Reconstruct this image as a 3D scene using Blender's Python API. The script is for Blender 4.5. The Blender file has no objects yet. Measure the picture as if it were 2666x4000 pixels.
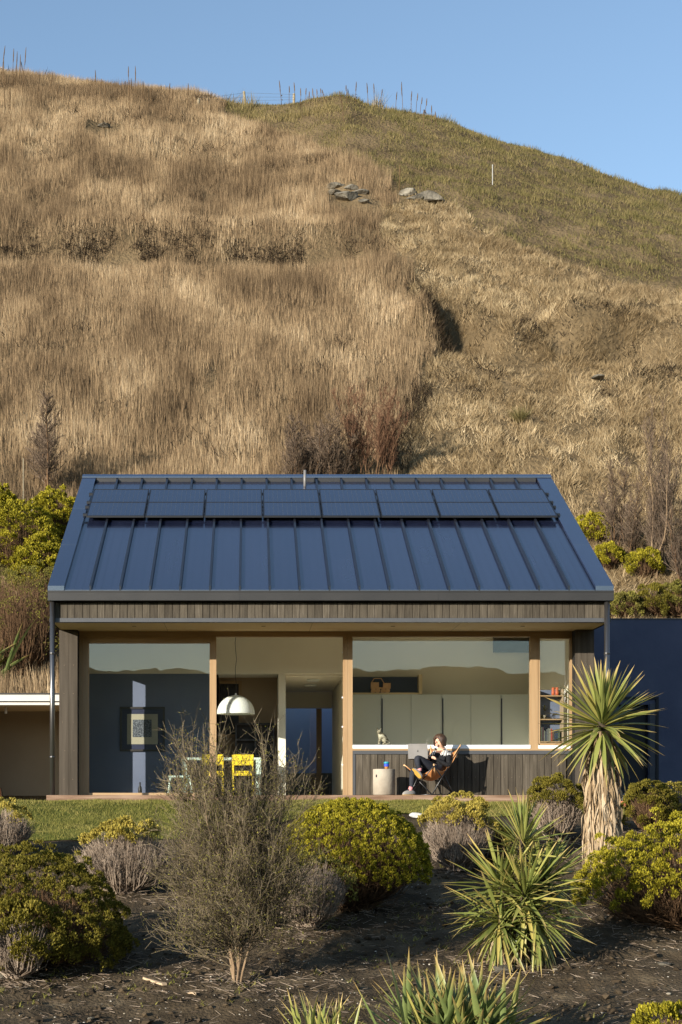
import bpy, bmesh, math, random
import numpy as np
from mathutils import Vector, Matrix, Quaternion

R = math.radians
SC = bpy.context.scene
COL = SC.collection
rng = np.random.default_rng(11)
random.seed(11)

# ------------------------------------------------------------------ camera
F, PX, PY, CZ = 5875.0, 977.0, 3113.0, -0.03      # focal length and principal point in photograph pixels
cam_data = bpy.data.cameras.new('camera')
cam = bpy.data.objects.new('camera', cam_data)
COL.objects.link(cam)
cam.location = (0, 0, CZ)
cam.rotation_euler = (R(90), 0, 0)
cam_data.sensor_fit = 'VERTICAL'
cam_data.sensor_height = 36.0
cam_data.sensor_width = 24.0
cam_data.lens = F / 4000 * 36
cam_data.shift_x = (1333 - PX) / 4000
cam_data.shift_y = (PY - 2000) / 4000
cam_data.clip_end = 5000
SC.camera = cam

# ------------------------------------------------------------------ sky and sun
SUN_AZ, SUN_EL = 44.0, 13.8          # light travels towards +X,+Y: azimuth from +Y, elevation
world = bpy.data.worlds.new('World')
SC.world = world
world.use_nodes = True
wn = world.node_tree.nodes
wl = world.node_tree.links
sky = wn.new('ShaderNodeTexSky')
sky.sky_type = 'NISHITA'
sky.sun_disc = False
sky.sun_elevation = R(SUN_EL)
sky.sun_rotation = R(180 + SUN_AZ)
sky.altitude = 350
sky.air_density = 1.0
sky.dust_density = 0.35
sky.ozone_density = 1.4
bg = wn['Background']
wl.new(sky.outputs[0], bg.inputs[0])
bg.inputs[1].default_value = 0.132
sun_d = bpy.data.lights.new('sun', 'SUN')
sun_d.energy = 5.0
sun_d.angle = R(0.53)
sun_d.color = (1.0, 0.92, 0.80)
sun = bpy.data.objects.new('sun', sun_d)
COL.objects.link(sun)
_d = Vector((math.sin(R(SUN_AZ)) * math.cos(R(SUN_EL)), math.cos(R(SUN_AZ)) * math.cos(R(SUN_EL)), -math.sin(R(SUN_EL))))
sun.rotation_euler = _d.to_track_quat('-Z', 'Y').to_euler()
sun.location = (-30, -30, 30)
SC.view_settings.view_transform = 'Standard'
SC.view_settings.look = 'None'
SC.view_settings.exposure = 0.78
SC.view_settings.gamma = 1.0
SC.cycles.max_bounces = 8
SC.cycles.transparent_max_bounces = 16
SC.cycles.caustics_reflective = False
SC.cycles.caustics_refractive = False


def W(px, py, Y):
    """photograph pixel at depth Y -> world point"""
    return Vector(((px - PX) / F * Y, Y, CZ + (PY - py) / F * Y))


def S(r, g, b):
    """sRGB 0..255 -> linear"""
    f = lambda c: (c / 255 / 12.92) if c / 255 <= .04045 else ((c / 255 + .055) / 1.055) ** 2.4
    return (f(r), f(g), f(b), 1.0)


# ------------------------------------------------------------------ materials
MATS = {}


def mat(name, cols, nscale=4.0, stretch=(1, 1, 1), rough=.6, metal=0, spec=.4, bump=0, bscale=60, bstretch=None,
        rnd=0.0, attr=False, attr_mix=.6, transl=0, detail=5, contrast=1.0, coord='world', coat=0, bdist=.02, rvar=0, ior=1.5):
    """principled material: colour ramp over noise (+ per-object / per-leaf random), bump for fine relief"""
    m = bpy.data.materials.new(name)
    m.use_nodes = True
    nt = m.node_tree
    N, L = nt.nodes, nt.links
    b = N['Principled BSDF']
    b.inputs['Roughness'].default_value = rough
    b.inputs['Metallic'].default_value = metal
    b.inputs['Specular IOR Level'].default_value = spec
    b.inputs['Coat Weight'].default_value = coat
    b.inputs['IOR'].default_value = ior
    if coord == 'world':
        src = N.new('ShaderNodeNewGeometry').outputs['Position']
    else:
        src = N.new('ShaderNodeTexCoord').outputs['Object']
    mp = N.new('ShaderNodeMapping')
    mp.inputs['Scale'].default_value = stretch
    L.new(src, mp.inputs[0])
    no = N.new('ShaderNodeTexNoise')
    no.inputs['Scale'].default_value = nscale
    no.inputs['Detail'].default_value = detail
    L.new(mp.outputs[0], no.inputs['Vector'])
    fac = no.outputs['Fac']
    ct = N.new('ShaderNodeMapRange')
    ct.inputs[1].default_value = .5 - .28 / contrast
    ct.inputs[2].default_value = .5 + .28 / contrast
    L.new(fac, ct.inputs[0])
    fac = ct.outputs[0]
    if attr:
        at = N.new('ShaderNodeAttribute')
        at.attribute_name = 'rnd'
        mx = N.new('ShaderNodeMix')
        mx.inputs[0].default_value = attr_mix
        L.new(fac, mx.inputs[2])
        L.new(at.outputs['Fac'], mx.inputs[3])
        fac = mx.outputs[0]
    if rnd:
        oi = N.new('ShaderNodeObjectInfo')
        mx = N.new('ShaderNodeMix')
        mx.inputs[0].default_value = rnd
        L.new(fac, mx.inputs[2])
        L.new(oi.outputs['Random'], mx.inputs[3])
        fac = mx.outputs[0]
    cr = N.new('ShaderNodeValToRGB')
    e = cr.color_ramp.elements
    while len(e) < len(cols):
        e.new(.5)
    for i, c in enumerate(cols):
        e[i].position = i / max(1, len(cols) - 1)
        e[i].color = c if len(c) == 4 else (*c, 1)
    L.new(fac, cr.inputs[0])
    L.new(cr.outputs[0], b.inputs['Base Color'])
    if rvar:
        mr = N.new('ShaderNodeMapRange')
        mr.inputs[3].default_value = rough - rvar
        mr.inputs[4].default_value = rough + rvar
        L.new(no.outputs['Fac'], mr.inputs[0])
        L.new(mr.outputs[0], b.inputs['Roughness'])
    if bump:
        mp2 = N.new('ShaderNodeMapping')
        mp2.inputs['Scale'].default_value = bstretch or stretch
        L.new(src, mp2.inputs[0])
        n2 = N.new('ShaderNodeTexNoise')
        n2.inputs['Scale'].default_value = bscale
        n2.inputs['Detail'].default_value = 6
        L.new(mp2.outputs[0], n2.inputs['Vector'])
        bp = N.new('ShaderNodeBump')
        bp.inputs['Strength'].default_value = bump
        bp.inputs['Distance'].default_value = bdist
        L.new(n2.outputs['Fac'], bp.inputs['Height'])
        L.new(bp.outputs[0], b.inputs['Normal'])
    if transl:
        out = N['Material Output']
        tr = N.new('ShaderNodeBsdfTranslucent')
        L.new(cr.outputs[0], tr.inputs[0])
        ms = N.new('ShaderNodeMixShader')
        ms.inputs[0].default_value = transl
        L.new(b.outputs[0], ms.inputs[1])
        L.new(tr.outputs[0], ms.inputs[2])
        L.new(ms.outputs[0], out.inputs[0])
    MATS[name] = m
    return m


def glass_mat(name, refl=1.0, tint=(.93, .96, .95, 1)):
    """window glass: straight-through plus Fresnel mirror"""
    m = bpy.data.materials.new(name)
    m.use_nodes = True
    N, L = m.node_tree.nodes, m.node_tree.links
    N.remove(N['Principled BSDF'])
    # Schlick reflectance, the same from both faces of the pane
    ge = N.new('ShaderNodeNewGeometry')
    dt = N.new('ShaderNodeVectorMath')
    dt.operation = 'DOT_PRODUCT'
    L.new(ge.outputs['Incoming'], dt.inputs[0])
    L.new(ge.outputs['True Normal'], dt.inputs[1])

    def mth(op, a, b):
        m_ = N.new('ShaderNodeMath')
        m_.operation = op
        for i_, v_ in enumerate((a, b)):
            if v_ is None:
                continue
            if isinstance(v_, float):
                m_.inputs[i_].default_value = v_
            else:
                L.new(v_, m_.inputs[i_])
        return m_
    ab = mth('ABSOLUTE', dt.outputs['Value'], None)
    om = mth('SUBTRACT', 1.0, ab.outputs[0])
    pw = mth('POWER', om.outputs[0], 5.0)
    f1 = mth('MULTIPLY', pw.outputs[0], .96)
    f2 = mth('ADD', f1.outputs[0], .04)
    mu = mth('MULTIPLY', f2.outputs[0], float(refl))
    mu.use_clamp = True
    t = N.new('ShaderNodeBsdfTransparent')
    t.inputs[0].default_value = tint
    g = N.new('ShaderNodeBsdfGlossy')
    g.inputs[1].default_value = 0.0
    no = N.new('ShaderNodeTexNoise')
    no.inputs['Scale'].default_value = 1.3
    bp = N.new('ShaderNodeBump')
    bp.inputs['Strength'].default_value = .05
    bp.inputs['Distance'].default_value = .02
    L.new(N.new('ShaderNodeNewGeometry').outputs['Position'], no.inputs['Vector'])
    L.new(no.outputs['Fac'], bp.inputs['Height'])
    L.new(bp.outputs[0], g.inputs['Normal'])
    ms = N.new('ShaderNodeMixShader')
    L.new(mu.outputs[0], ms.inputs[0])
    L.new(t.outputs[0], ms.inputs[1])
    L.new(g.outputs[0], ms.inputs[2])
    L.new(ms.outputs[0], N['Material Output'].inputs[0])
    MATS[name] = m
    return m


def M(n):
    return MATS[n]


# ------------------------------------------------------------------ scene-graph helpers
WL = {}          # world offset of every object (no parent is rotated)


def thing(name, label, cat, loc=(0, 0, 0), group=None):
    o = bpy.data.objects.new(name, None)
    o.empty_display_size = .1
    COL.objects.link(o)
    o.location = loc
    WL[o] = Vector(loc)
    tag(o, label, cat, group)
    return o


def tag(o, label=None, cat=None, group=None, kind=None):
    if label:
        o['label'] = label
    if cat:
        o['category'] = cat
    if group:
        o['group'] = group
    if kind:
        o['kind'] = kind
    return o


def link(name, me, parent=None, at=(0, 0, 0)):
    """object whose mesh is in world coordinates shifted by `at`; location is set relative to the parent"""
    o = bpy.data.objects.new(name, me)
    COL.objects.link(o)
    at = Vector(at)
    if parent is not None:
        o.parent = parent
        o.location = at - WL.get(parent, Vector())
    else:
        o.location = at
    WL[o] = at
    return o


class MB:
    """collects boxes, bars, tubes and sheets and links them as ONE mesh object"""

    def __init__(self):
        self.v, self.f, self.mi = [], [], []
        self.cur = 0

    def add(self, vs, fs):
        n = len(self.v)
        self.v += [tuple(p) for p in vs]
        for f in fs:
            self.f.append([i + n for i in f])
            self.mi.append(self.cur)
        return self

    def box(self, x0, x1, y0, y1, z0, z1):
        vs = [(x, y, z) for z in (z0, z1) for y in (y0, y1) for x in (x0, x1)]
        return self.add(vs, [(0, 2, 3, 1), (4, 5, 7, 6), (0, 1, 5, 4), (2, 6, 7, 3), (0, 4, 6, 2), (1, 3, 7, 5)])

    def hexa(self, p8):
        return self.add(p8, [(0, 2, 3, 1), (4, 5, 7, 6), (0, 1, 5, 4), (2, 6, 7, 3), (0, 4, 6, 2), (1, 3, 7, 5)])

    def tube(self, pts, rad, n=8, cap=True):
        pts = [Vector(p) for p in pts]
        if not hasattr(rad, '__len__'):
            rad = [rad] * len(pts)
        rings = []
        base = len(self.v)
        ref = None
        for i, p in enumerate(pts):
            t = (pts[min(i + 1, len(pts) - 1)] - pts[max(i - 1, 0)])
            t = t.normalized() if t.length > 1e-9 else Vector((0, 0, 1))
            if ref is None:
                ref = t.orthogonal().normalized()
            a = (ref - t * ref.dot(t))
            a = a.normalized() if a.length > 1e-6 else t.orthogonal().normalized()
            ref = a
            bb = t.cross(a)
            for k in range(n):
                an = 2 * math.pi * k / n
                self.v.append(tuple(p + (a * math.cos(an) + bb * math.sin(an)) * rad[i]))
        for i in range(len(pts) - 1):
            for k in range(n):
                k2 = (k + 1) % n
                self.f.append([base + i * n + k, base + i * n + k2, base + (i + 1) * n + k2, base + (i + 1) * n + k])
                self.mi.append(self.cur)
        if cap:
            self.f.append([base + k for k in range(n)][::-1])
            self.f.append([base + (len(pts) - 1) * n + k for k in range(n)])
            self.mi += [self.cur] * 2
        return self

    def lathe(self, prof, c=(0, 0, 0), n=24):
        base = len(self.v)
        for (r, z) in prof:
            for k in range(n):
                a = 2 * math.pi * k / n
                self.v.append((c[0] + r * math.cos(a), c[1] + r * math.sin(a), c[2] + z))
        for i in range(len(prof) - 1):
            for k in range(n):
                k2 = (k + 1) % n
                self.f.append([base + i * n + k, base + i * n + k2, base + (i + 1) * n + k2, base + (i + 1) * n + k])
                self.mi.append(self.cur)
        return self

    def ell(self, c, r, n=12, m=8, rot=None):
        base = len(self.v)
        for i in range(m + 1):
            th = math.pi * i / m
            for k in range(n):
                a = 2 * math.pi * k / n
                p = Vector((r[0] * math.sin(th) * math.cos(a), r[1] * math.sin(th) * math.sin(a), r[2] * math.cos(th)))
                if rot is not None:
                    p = rot @ p
                self.v.append(tuple(Vector(c) + p))
        for i in range(m):
            for k in range(n):
                k2 = (k + 1) % n
                self.f.append([base + i * n + k, base + (i + 1) * n + k, base + (i + 1) * n + k2, base + i * n + k2])
                self.mi.append(self.cur)
        return self

    def mesh(self, name, mats, smooth=False, bevel=0):
        me = bpy.data.meshes.new(name)
        me.from_pydata(self.v, [], self.f)
        for m in (mats if isinstance(mats, (list, tuple)) else [mats]):
            me.materials.append(M(m) if isinstance(m, str) else m)
        if any(self.mi):
            me.polygons.foreach_set('material_index', self.mi)
        if bevel:
            bm = bmesh.new()
            bm.from_mesh(me)
            bmesh.ops.bevel(bm, geom=bm.edges[:], offset=bevel, segments=1, affect='EDGES', clamp_overlap=True)
            bm.to_mesh(me)
            bm.free()
        if smooth:
            me.polygons.foreach_set('use_smooth', [True] * len(me.polygons))
        me.update()
        return me

    def build(self, name, mats, parent=None, smooth=False, bevel=0):
        return link(name, self.mesh(name, mats, smooth, bevel), parent)


def box(name, m, parent, x0, x1, y0, y1, z0, z1, bevel=0):
    return MB().box(x0, x1, y0, y1, z0, z1).build(name, m, parent, bevel=bevel)


def npmesh(name, V, T, material, rnd=None, parent=None, smooth=False, mats2=None, mi=None):
    """fast mesh from numpy arrays; T is (n,3) or (n,4)"""
    me = bpy.data.meshes.new(name)
    k = T.shape[1]
    me.vertices.add(len(V))
    me.vertices.foreach_set('co', np.ascontiguousarray(V, np.float32).ravel())
    me.loops.add(T.size)
    me.loops.foreach_set('vertex_index', np.ascontiguousarray(T, np.int32).ravel())
    me.polygons.add(len(T))
    me.polygons.foreach_set('loop_start', np.arange(0, T.size, k, dtype=np.int32))
    me.update(calc_edges=True)
    me.polygons.foreach_set('use_smooth', np.full(len(T), bool(smooth)))
    for m in ([material] + (mats2 or [])):
        me.materials.append(M(m))
    if mi is not None:
        me.polygons.foreach_set('material_index', np.asarray(mi, np.int32))
    if rnd is not None:
        a = me.attributes.new('rnd', 'FLOAT', 'POINT')
        a.data.foreach_set('value', np.ascontiguousarray(rnd, np.float32))
    me.update()
    o = link(name, me, parent)
    if parent is not None:       # keep world-coordinate vertices
        o.location = -WL.get(parent, Vector())
        WL[o] = Vector((0, 0, 0))
    return o


def norm(a):
    return a / np.maximum(np.linalg.norm(a, axis=-1, keepdims=True), 1e-9)


def spikes(P, H, Wd, up, az):
    """far grass: one tapering triangle per blade"""
    n = len(P)
    up = norm(up)
    t = np.stack([np.cos(az), np.sin(az), np.zeros(n)], 1) * Wd[:, None] / 2
    V = np.stack([P - t, P + t, P + up * H[:, None]], 1).reshape(-1, 3)
    return V, np.arange(n * 3).reshape(-1, 3)


def blades(P, H, Wd, up, az, droop=.25):
    """grass blades: 5 vertices, 3 triangles each. up = (n,3) direction of growth"""
    n = len(P)
    up = norm(up)
    t = np.stack([np.cos(az), np.sin(az), np.zeros(n)], 1)
    w = Wd[:, None]
    h = H[:, None]
    lean = up.copy()
    lean[:, 2] = 0
    mid = P + up * h * .55
    tip = P + up * h + (lean - np.array([0, 0, .35]) * np.linalg.norm(lean, axis=1, keepdims=True)) * h * droop
    V = np.stack([P - t * w / 2, P + t * w / 2, mid - t * w * .36, mid + t * w * .36, tip], 1).reshape(-1, 3)
    b = np.arange(n)[:, None] * 5
    T = np.concatenate([b + np.array([[0, 1, 3]]), b + np.array([[0, 3, 2]]), b + np.array([[2, 3, 4]])], 1).reshape(-1, 3)
    return V, T


def tubes(P0, P1, R0, R1, k=3):
    """many separate tapered sticks"""
    n = len(P0)
    d = norm(P1 - P0)
    ref = np.where(np.abs(d[:, 2:3]) > .9, np.array([[1., 0, 0]]), np.array([[0, 0, 1.]]))
    a = norm(np.cross(d, ref))
    b = np.cross(d, a)
    ang = np.arange(k) * 2 * math.pi / k
    ring = a[:, None, :] * np.cos(ang)[None, :, None] + b[:, None, :] * np.sin(ang)[None, :, None]
    V = np.concatenate([P0[:, None] + ring * np.asarray(R0)[:, None, None], P1[:, None] + ring * np.asarray(R1)[:, None, None]], 1).reshape(-1, 3)
    base = np.arange(n)[:, None] * 2 * k
    q = []
    for i in range(k):
        j = (i + 1) % k
        q.append(base + np.array([[i, j, k + j, k + i]]))
    return V, np.concatenate(q, 1).reshape(-1, 4)


# value noise for heights (numpy)
_perm = np.random.default_rng(5).random((256, 256))


def vnoise(x, y):
    xi, yi = np.floor(x).astype(int), np.floor(y).astype(int)
    fx, fy = x - xi, y - yi
    fx = fx * fx * (3 - 2 * fx)
    fy = fy * fy * (3 - 2 * fy)
    g = lambda i, j: _perm[i % 256, j % 256]
    return (g(xi, yi) * (1 - fx) + g(xi + 1, yi) * fx) * (1 - fy) + (g(xi, yi + 1) * (1 - fx) + g(xi + 1, yi + 1) * fx) * fy


def fbm(x, y, o=4):
    s, a, t = 0, 1, 0
    for i in range(o):
        s = s + a * (vnoise(x * 2 ** i + 17 * i, y * 2 ** i + 31 * i) - .5)
        t += a
        a *= .5
    return s / t * 2


def sstep(a, b, x):
    t = np.clip((x - a) / (b - a), 0, 1)
    return t * t * (3 - 2 * t)
# ------------------------------------------------------------------ palette
mat('soil', [S(44, 37, 28), S(67, 57, 43), S(86, 74, 57), S(112, 99, 78)], nscale=2.4, rough=.95, spec=.1, bump=.6, bscale=30, detail=10, contrast=1.0, bdist=.05)
mat('clod', [S(48, 40, 31), S(82, 70, 54), S(128, 113, 92)], nscale=30, rough=.95, spec=.1, rnd=.5, attr=True, attr_mix=.8)
mat('pebble', [S(120, 112, 98), S(175, 165, 145), S(215, 208, 195)], nscale=20, rough=.8, spec=.2, attr=True, attr_mix=.8, rnd=.3)
mat('turf', [S(64, 68, 30), S(92, 96, 42), S(120, 112, 60)], nscale=2.0, rough=.9, spec=.1, bump=.6, bscale=60)
mat('turf_blade', [S(88, 90, 40), S(114, 113, 54), S(138, 131, 70), S(166, 149, 98)], nscale=1.2, rough=.7, spec=.15, attr=True, attr_mix=.55, transl=.25)
mat('hill_soil', [S(72, 61, 44), S(102, 87, 64), S(126, 108, 81)], nscale=.35, rough=.95, spec=.05, bump=.9, bscale=5, detail=10, bdist=.2)
mat('hill_green', [S(98, 92, 46), S(122, 108, 58), S(146, 124, 72)], nscale=.5, rough=.95, spec=.05, bump=.8, bscale=6, detail=10, bdist=.15)
mat('tall_grass', [S(66, 53, 39), S(106, 88, 66), S(140, 118, 90), S(168, 145, 112), S(208, 186, 152)], nscale=.30, stretch=(1, .5, .5), rough=.8, spec=.08, attr=True, attr_mix=.55, transl=.15, detail=9, contrast=1.9)
mat('straw', [S(92, 77, 55), S(148, 127, 94), S(184, 163, 127), S(222, 204, 168)], nscale=.3, rough=.8, spec=.1, attr=True, attr_mix=.55, transl=.15, detail=7)
mat('short_green', [S(74, 72, 42), S(104, 98, 60), S(136, 121, 82), S(174, 155, 114)], nscale=.8, rough=.8, spec=.1, attr=True, attr_mix=.5, transl=.15, detail=7)
mat('scrub', [S(34, 29, 23), S(56, 47, 37), S(84, 70, 54)], nscale=.8, rough=.9, spec=.05, attr=True, attr_mix=.6)
mat('far_hill', [S(92, 86, 66), S(112, 102, 74), S(128, 116, 88)], nscale=.02, rough=1, spec=0, detail=8)
mat('mullein', [S(74, 60, 44), S(112, 90, 66)], nscale=8, rough=.9, spec=.05, rnd=.5)
mat('rock', [S(70, 66, 58), S(106, 100, 88), S(150, 143, 128)], nscale=1.4, rough=.9, spec=.15, bump=.9, bscale=7, contrast=1.6, detail=9, bdist=.1)
mat('post_wood', [S(120, 110, 92), S(165, 152, 124)], nscale=6, stretch=(4, 4, .6), rough=.9)
mat('white_paint', [S(225, 222, 212), S(240, 238, 232)], nscale=3, rough=.5)
mat('wire', [S(120, 120, 118), S(140, 140, 138)], rough=.4, metal=.8)
# house
mat('roof_steel', [S(20, 25, 44), S(27, 32, 52), S(36, 42, 62)], nscale=1.2, stretch=(2, .3, .3), rough=.24, spec=.5, ior=2.4, rnd=.5, coat=.9, bump=.07, bscale=2.2, bdist=.03, rvar=.12)
mat('rib_shade_steel', [S(22, 24, 30), S(30, 32, 38)], nscale=3, rough=.35, spec=.5, coat=.3)  # ribs made darker than the trays, their shadow put into the colour
mat('marker_white', [S(150, 149, 144), S(170, 169, 164)], nscale=6, rough=.7)
mat('twig_tree', [S(62, 51, 42), S(96, 81, 67), S(128, 112, 95)], nscale=3, rough=.9, spec=.1, attr=True, attr_mix=.75)
mat('gutter_steel', [S(44, 42, 40), S(50, 48, 46)], nscale=2, rough=.42, spec=.5, rvar=.05)
mat('flashing', [S(66, 67, 69), S(78, 79, 81)], nscale=2.5, rough=.45, spec=.5, rnd=.2)
mat('pipe_steel', [S(104, 102, 100), S(116, 114, 112)], nscale=3, rough=.28, spec=.7, metal=.85)
mat('solar_cell', [S(20, 24, 40), S(26, 31, 50)], nscale=9, rough=.2, spec=.5, ior=1.8, coat=.8, bump=.03, bscale=60)
mat('solar_frame', [S(22, 22, 24), S(30, 30, 32)], nscale=4, rough=.4)
mat('board', [S(46, 41, 34), S(66, 60, 51), S(82, 75, 64), S(102, 94, 83)], nscale=5, stretch=(6, 6, .55), rough=.85, spec=.2, rnd=.35, bump=.5, bscale=30, bstretch=(6, 6, .4), bdist=.006)
mat('panel_board', [S(55, 49, 41), S(72, 65, 56), S(88, 80, 70)], nscale=2.4, stretch=(7, 7, .35), rough=.85, spec=.2, rnd=.2, bump=.4, bscale=18, bstretch=(.6, .6, 8), bdist=.004)
mat('nail', [S(190, 160, 130), S(200, 175, 150)], rough=.4, metal=.6)
mat('dark_gap', [S(20, 18, 17), S(26, 24, 22)], rough=.9)
mat('soffit_ply', [S(196, 176, 136), S(210, 190, 150)], nscale=1.2, stretch=(.4, 3, 3), rough=.7, spec=.2)
mat('cedar', [S(146, 117, 82), S(160, 132, 97), S(172, 146, 112)], nscale=4, stretch=(5, 5, .4), rough=.5, spec=.35, rnd=.3)
mat('cedar_rail', [S(146, 117, 82), S(160, 132, 97), S(172, 146, 112)], nscale=4, stretch=(.4, 5, 5), rough=.5, spec=.35, rnd=.3)
mat('deck_wood', [S(100, 76, 58), S(132, 107, 88), S(158, 136, 117)], nscale=3.2, stretch=(.5, 5, 7), rough=.8, spec=.2, rnd=.2, bump=.4, bscale=20, bstretch=(.4, 6, 8), bdist=.006, contrast=1.3)
mat('white_alu', [S(226, 228, 230), S(236, 238, 240)], rough=.35, spec=.5)
mat('plaster_cream', [S(230, 224, 206), S(238, 232, 214)], nscale=1.5, rough=.85, spec=.15)
mat('plaster_grey', [S(98, 106, 126), S(108, 116, 136)], nscale=1.5, rough=.85, spec=.15)
mat('plaster_brown', [S(156, 136, 112), S(168, 148, 124)], nscale=1.2, rough=.85, spec=.15)
mat('plaster_wing', [S(150, 136, 114), S(166, 151, 128)], nscale=.9, rough=.9, spec=.1, bump=.2, bscale=12)
mat('plaster_blue', [S(78, 82, 100), S(88, 92, 110), S(98, 102, 118)], nscale=1.1, rough=.9, spec=.12, bump=.25, bscale=9, detail=9)
mat('court_blue_lit', [S(172, 188, 218), S(182, 198, 226)], nscale=1.1, rough=.8)  # blue lightened to brighten the view through the hall door
mat('light_fascia', [S(196, 192, 182), S(206, 202, 192)], nscale=2, rough=.5)
mat('floor_oak', [S(206, 194, 172), S(222, 210, 188)], nscale=3, stretch=(1, 6, 1), rough=.5)
mat('cabinet', [S(194, 199, 194), S(202, 207, 202)], nscale=1.5, rough=.5, spec=.35, rnd=.15)
mat('navy', [S(30, 36, 60), S(38, 44, 70)], nscale=2, rough=.5)
mat('dark_pane', [S(18, 20, 26), S(24, 27, 34)], rough=.12, spec=.6)
mat('door_dark', [S(28, 28, 31), S(36, 36, 39)], nscale=2, rough=.6)
mat('steel_dark', [S(58, 60, 68), S(70, 72, 80)], nscale=2, rough=.5)
glass_mat('glass', 1.7, (.97, .985, .98, 1))
glass_mat('cloche_glass', 2.0)
# things
mat('concrete', [S(128, 118, 104), S(160, 150, 134), S(182, 172, 156)], nscale=2.5, rough=.75, spec=.25, bump=.2, bscale=25, detail=8)
mat('leather', [S(176, 112, 64), S(206, 142, 88), S(222, 164, 108)], nscale=6, rough=.42, spec=.45, bump=.2, bscale=90)
mat('leather_edge', [S(206, 160, 112), S(220, 178, 130)], nscale=6, rough=.6)
mat('black_rod', [S(20, 20, 21), S(28, 28, 29)], rough=.35, spec=.6)
mat('aluminium', [S(112, 109, 106), S(130, 127, 124)], nscale=4, rough=.5, metal=.1)
mat('laptop_key', [S(24, 24, 26), S(32, 32, 34)], rough=.5)
mat('logo_dark', [S(18, 18, 20), S(24, 24, 26)], rough=.3)
mat('cup_teal', [S(38, 132, 150), S(48, 146, 164)], rough=.4)
mat('cup_blue', [S(38, 66, 178), S(48, 78, 190)], rough=.4)
mat('cup_glass', [S(176, 116, 62), S(190, 132, 80)], rough=.15, spec=.6)
mat('skin', [S(214, 168, 140), S(228, 184, 156)], nscale=8, rough=.5, spec=.35)
mat('black_knit', [S(22, 22, 24), S(32, 32, 34)], nscale=12, rough=.85, spec=.2, bump=.3, bscale=60)
mat('legging', [S(36, 38, 44), S(48, 50, 57)], nscale=10, rough=.8, spec=.2, bump=.2, bscale=40)
mat('hair', [S(40, 27, 20), S(68, 48, 35), S(108, 80, 58)], nscale=30, stretch=(3, 3, .25), rough=.45, spec=.5, bump=.5, bscale=80, bstretch=(3, 3, .2))
mat('shoe_grey', [S(124, 120, 114), S(146, 142, 136)], nscale=20, rough=.9)
mat('sole_yellow', [S(170, 132, 54), S(186, 148, 66)], nscale=15, rough=.7)
mat('pink_sock', [S(206, 138, 136), S(216, 150, 148)], rough=.9)
mat('lip', [S(176, 96, 88), S(186, 106, 98)], rough=.5)
mat('eye_dark', [S(26, 20, 18), S(34, 28, 24)], rough=.3)
mat('tabby', [S(52, 46, 36), S(110, 100, 82), S(176, 166, 142), S(206, 198, 176)], nscale=26, stretch=(.5, .5, 2.2), rough=.85, spec=.15, contrast=1.5)
mat('lamp_white', [S(226, 230, 222), S(236, 240, 232)], rough=.35, spec=.5)
mat('mint', [S(196, 216, 202), S(206, 224, 212)], rough=.5)
mat('yellow', [S(226, 196, 30), S(236, 208, 44)], rough=.5)
mat('frame_dark', [S(40, 36, 36), S(50, 46, 44)], rough=.5)
mat('white_stone', [S(150, 148, 142), S(188, 186, 180), S(214, 212, 206)], nscale=14, rough=.9, bump=.6, bscale=30)
mat('mount_card', [S(150, 146, 126), S(160, 155, 136)], rough=.9)
mat('print_dark', [S(36, 40, 50), S(70, 76, 84), S(120, 126, 130)], nscale=60, rough=.8, contrast=2)
mat('toy_wood', [S(190, 146, 98), S(206, 164, 116)], nscale=12, rough=.6)
mat('terracotta', [S(160, 92, 66), S(176, 106, 78)], nscale=9, rough=.85)
mat('book', [S(60, 34, 30), S(40, 54, 70), S(120, 118, 104), S(44, 62, 50), S(150, 60, 46)], nscale=1, rnd=1.0, rough=.6)
mat('orange_pot', [S(176, 84, 48), S(190, 98, 60)], rough=.5)
mat('offcut', [S(176, 150, 118), S(200, 176, 144)], nscale=6, stretch=(1, 6, 6), rough=.8)
mat('hose_purple', [S(92, 62, 132), S(104, 74, 146)], rough=.5)
# plants
mat('sprig_gold', [S(54, 52, 16), S(118, 112, 30), S(170, 158, 46), S(194, 181, 66)], nscale=2.5, rough=.7, spec=.15, attr=True, attr_mix=.7, transl=.25)
mat('sprig_green', [S(56, 52, 18), S(94, 88, 30), S(122, 112, 42), S(146, 132, 60)], nscale=2.5, rough=.7, spec=.15, attr=True, attr_mix=.7, transl=.25)
mat('sprig_pale', [S(120, 108, 48), S(160, 144, 66), S(190, 172, 88)], nscale=2.5, rough=.75, spec=.1, attr=True, attr_mix=.7, transl=.2)
mat('twig_grey', [S(92, 78, 66), S(136, 120, 104), S(172, 156, 138)], nscale=6, rough=.9, spec=.1, attr=True, attr_mix=.75)
mat('twig_brown', [S(62, 46, 34), S(96, 74, 54), S(126, 100, 74)], nscale=6, rough=.9, spec=.1, attr=True, attr_mix=.75)
mat('twig_red', [S(74, 54, 42), S(104, 76, 58), S(124, 98, 76)], nscale=3, rough=.9, spec=.1, attr=True, attr_mix=.7)
mat('bark_pale', [S(92, 74, 55), S(132, 110, 84), S(160, 138, 110)], nscale=8, stretch=(3, 3, .4), rough=.9, bump=.5, bscale=30)
mat('bud_leaf', [S(84, 74, 44), S(116, 110, 54), S(150, 146, 66)], nscale=3, rough=.8, spec=.1, attr=True, attr_mix=.8, transl=.2)
mat('dry_leaf', [S(92, 74, 54), S(144, 122, 92), S(172, 150, 120), S(196, 180, 154)], nscale=5, stretch=(3, 3, .5), rough=.8, spec=.15, attr=True, attr_mix=.75, transl=.1)
mat('cord_trunk', [S(52, 44, 34), S(84, 70, 54)], nscale=14, rough=.95, bump=.6, bscale=30)


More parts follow.
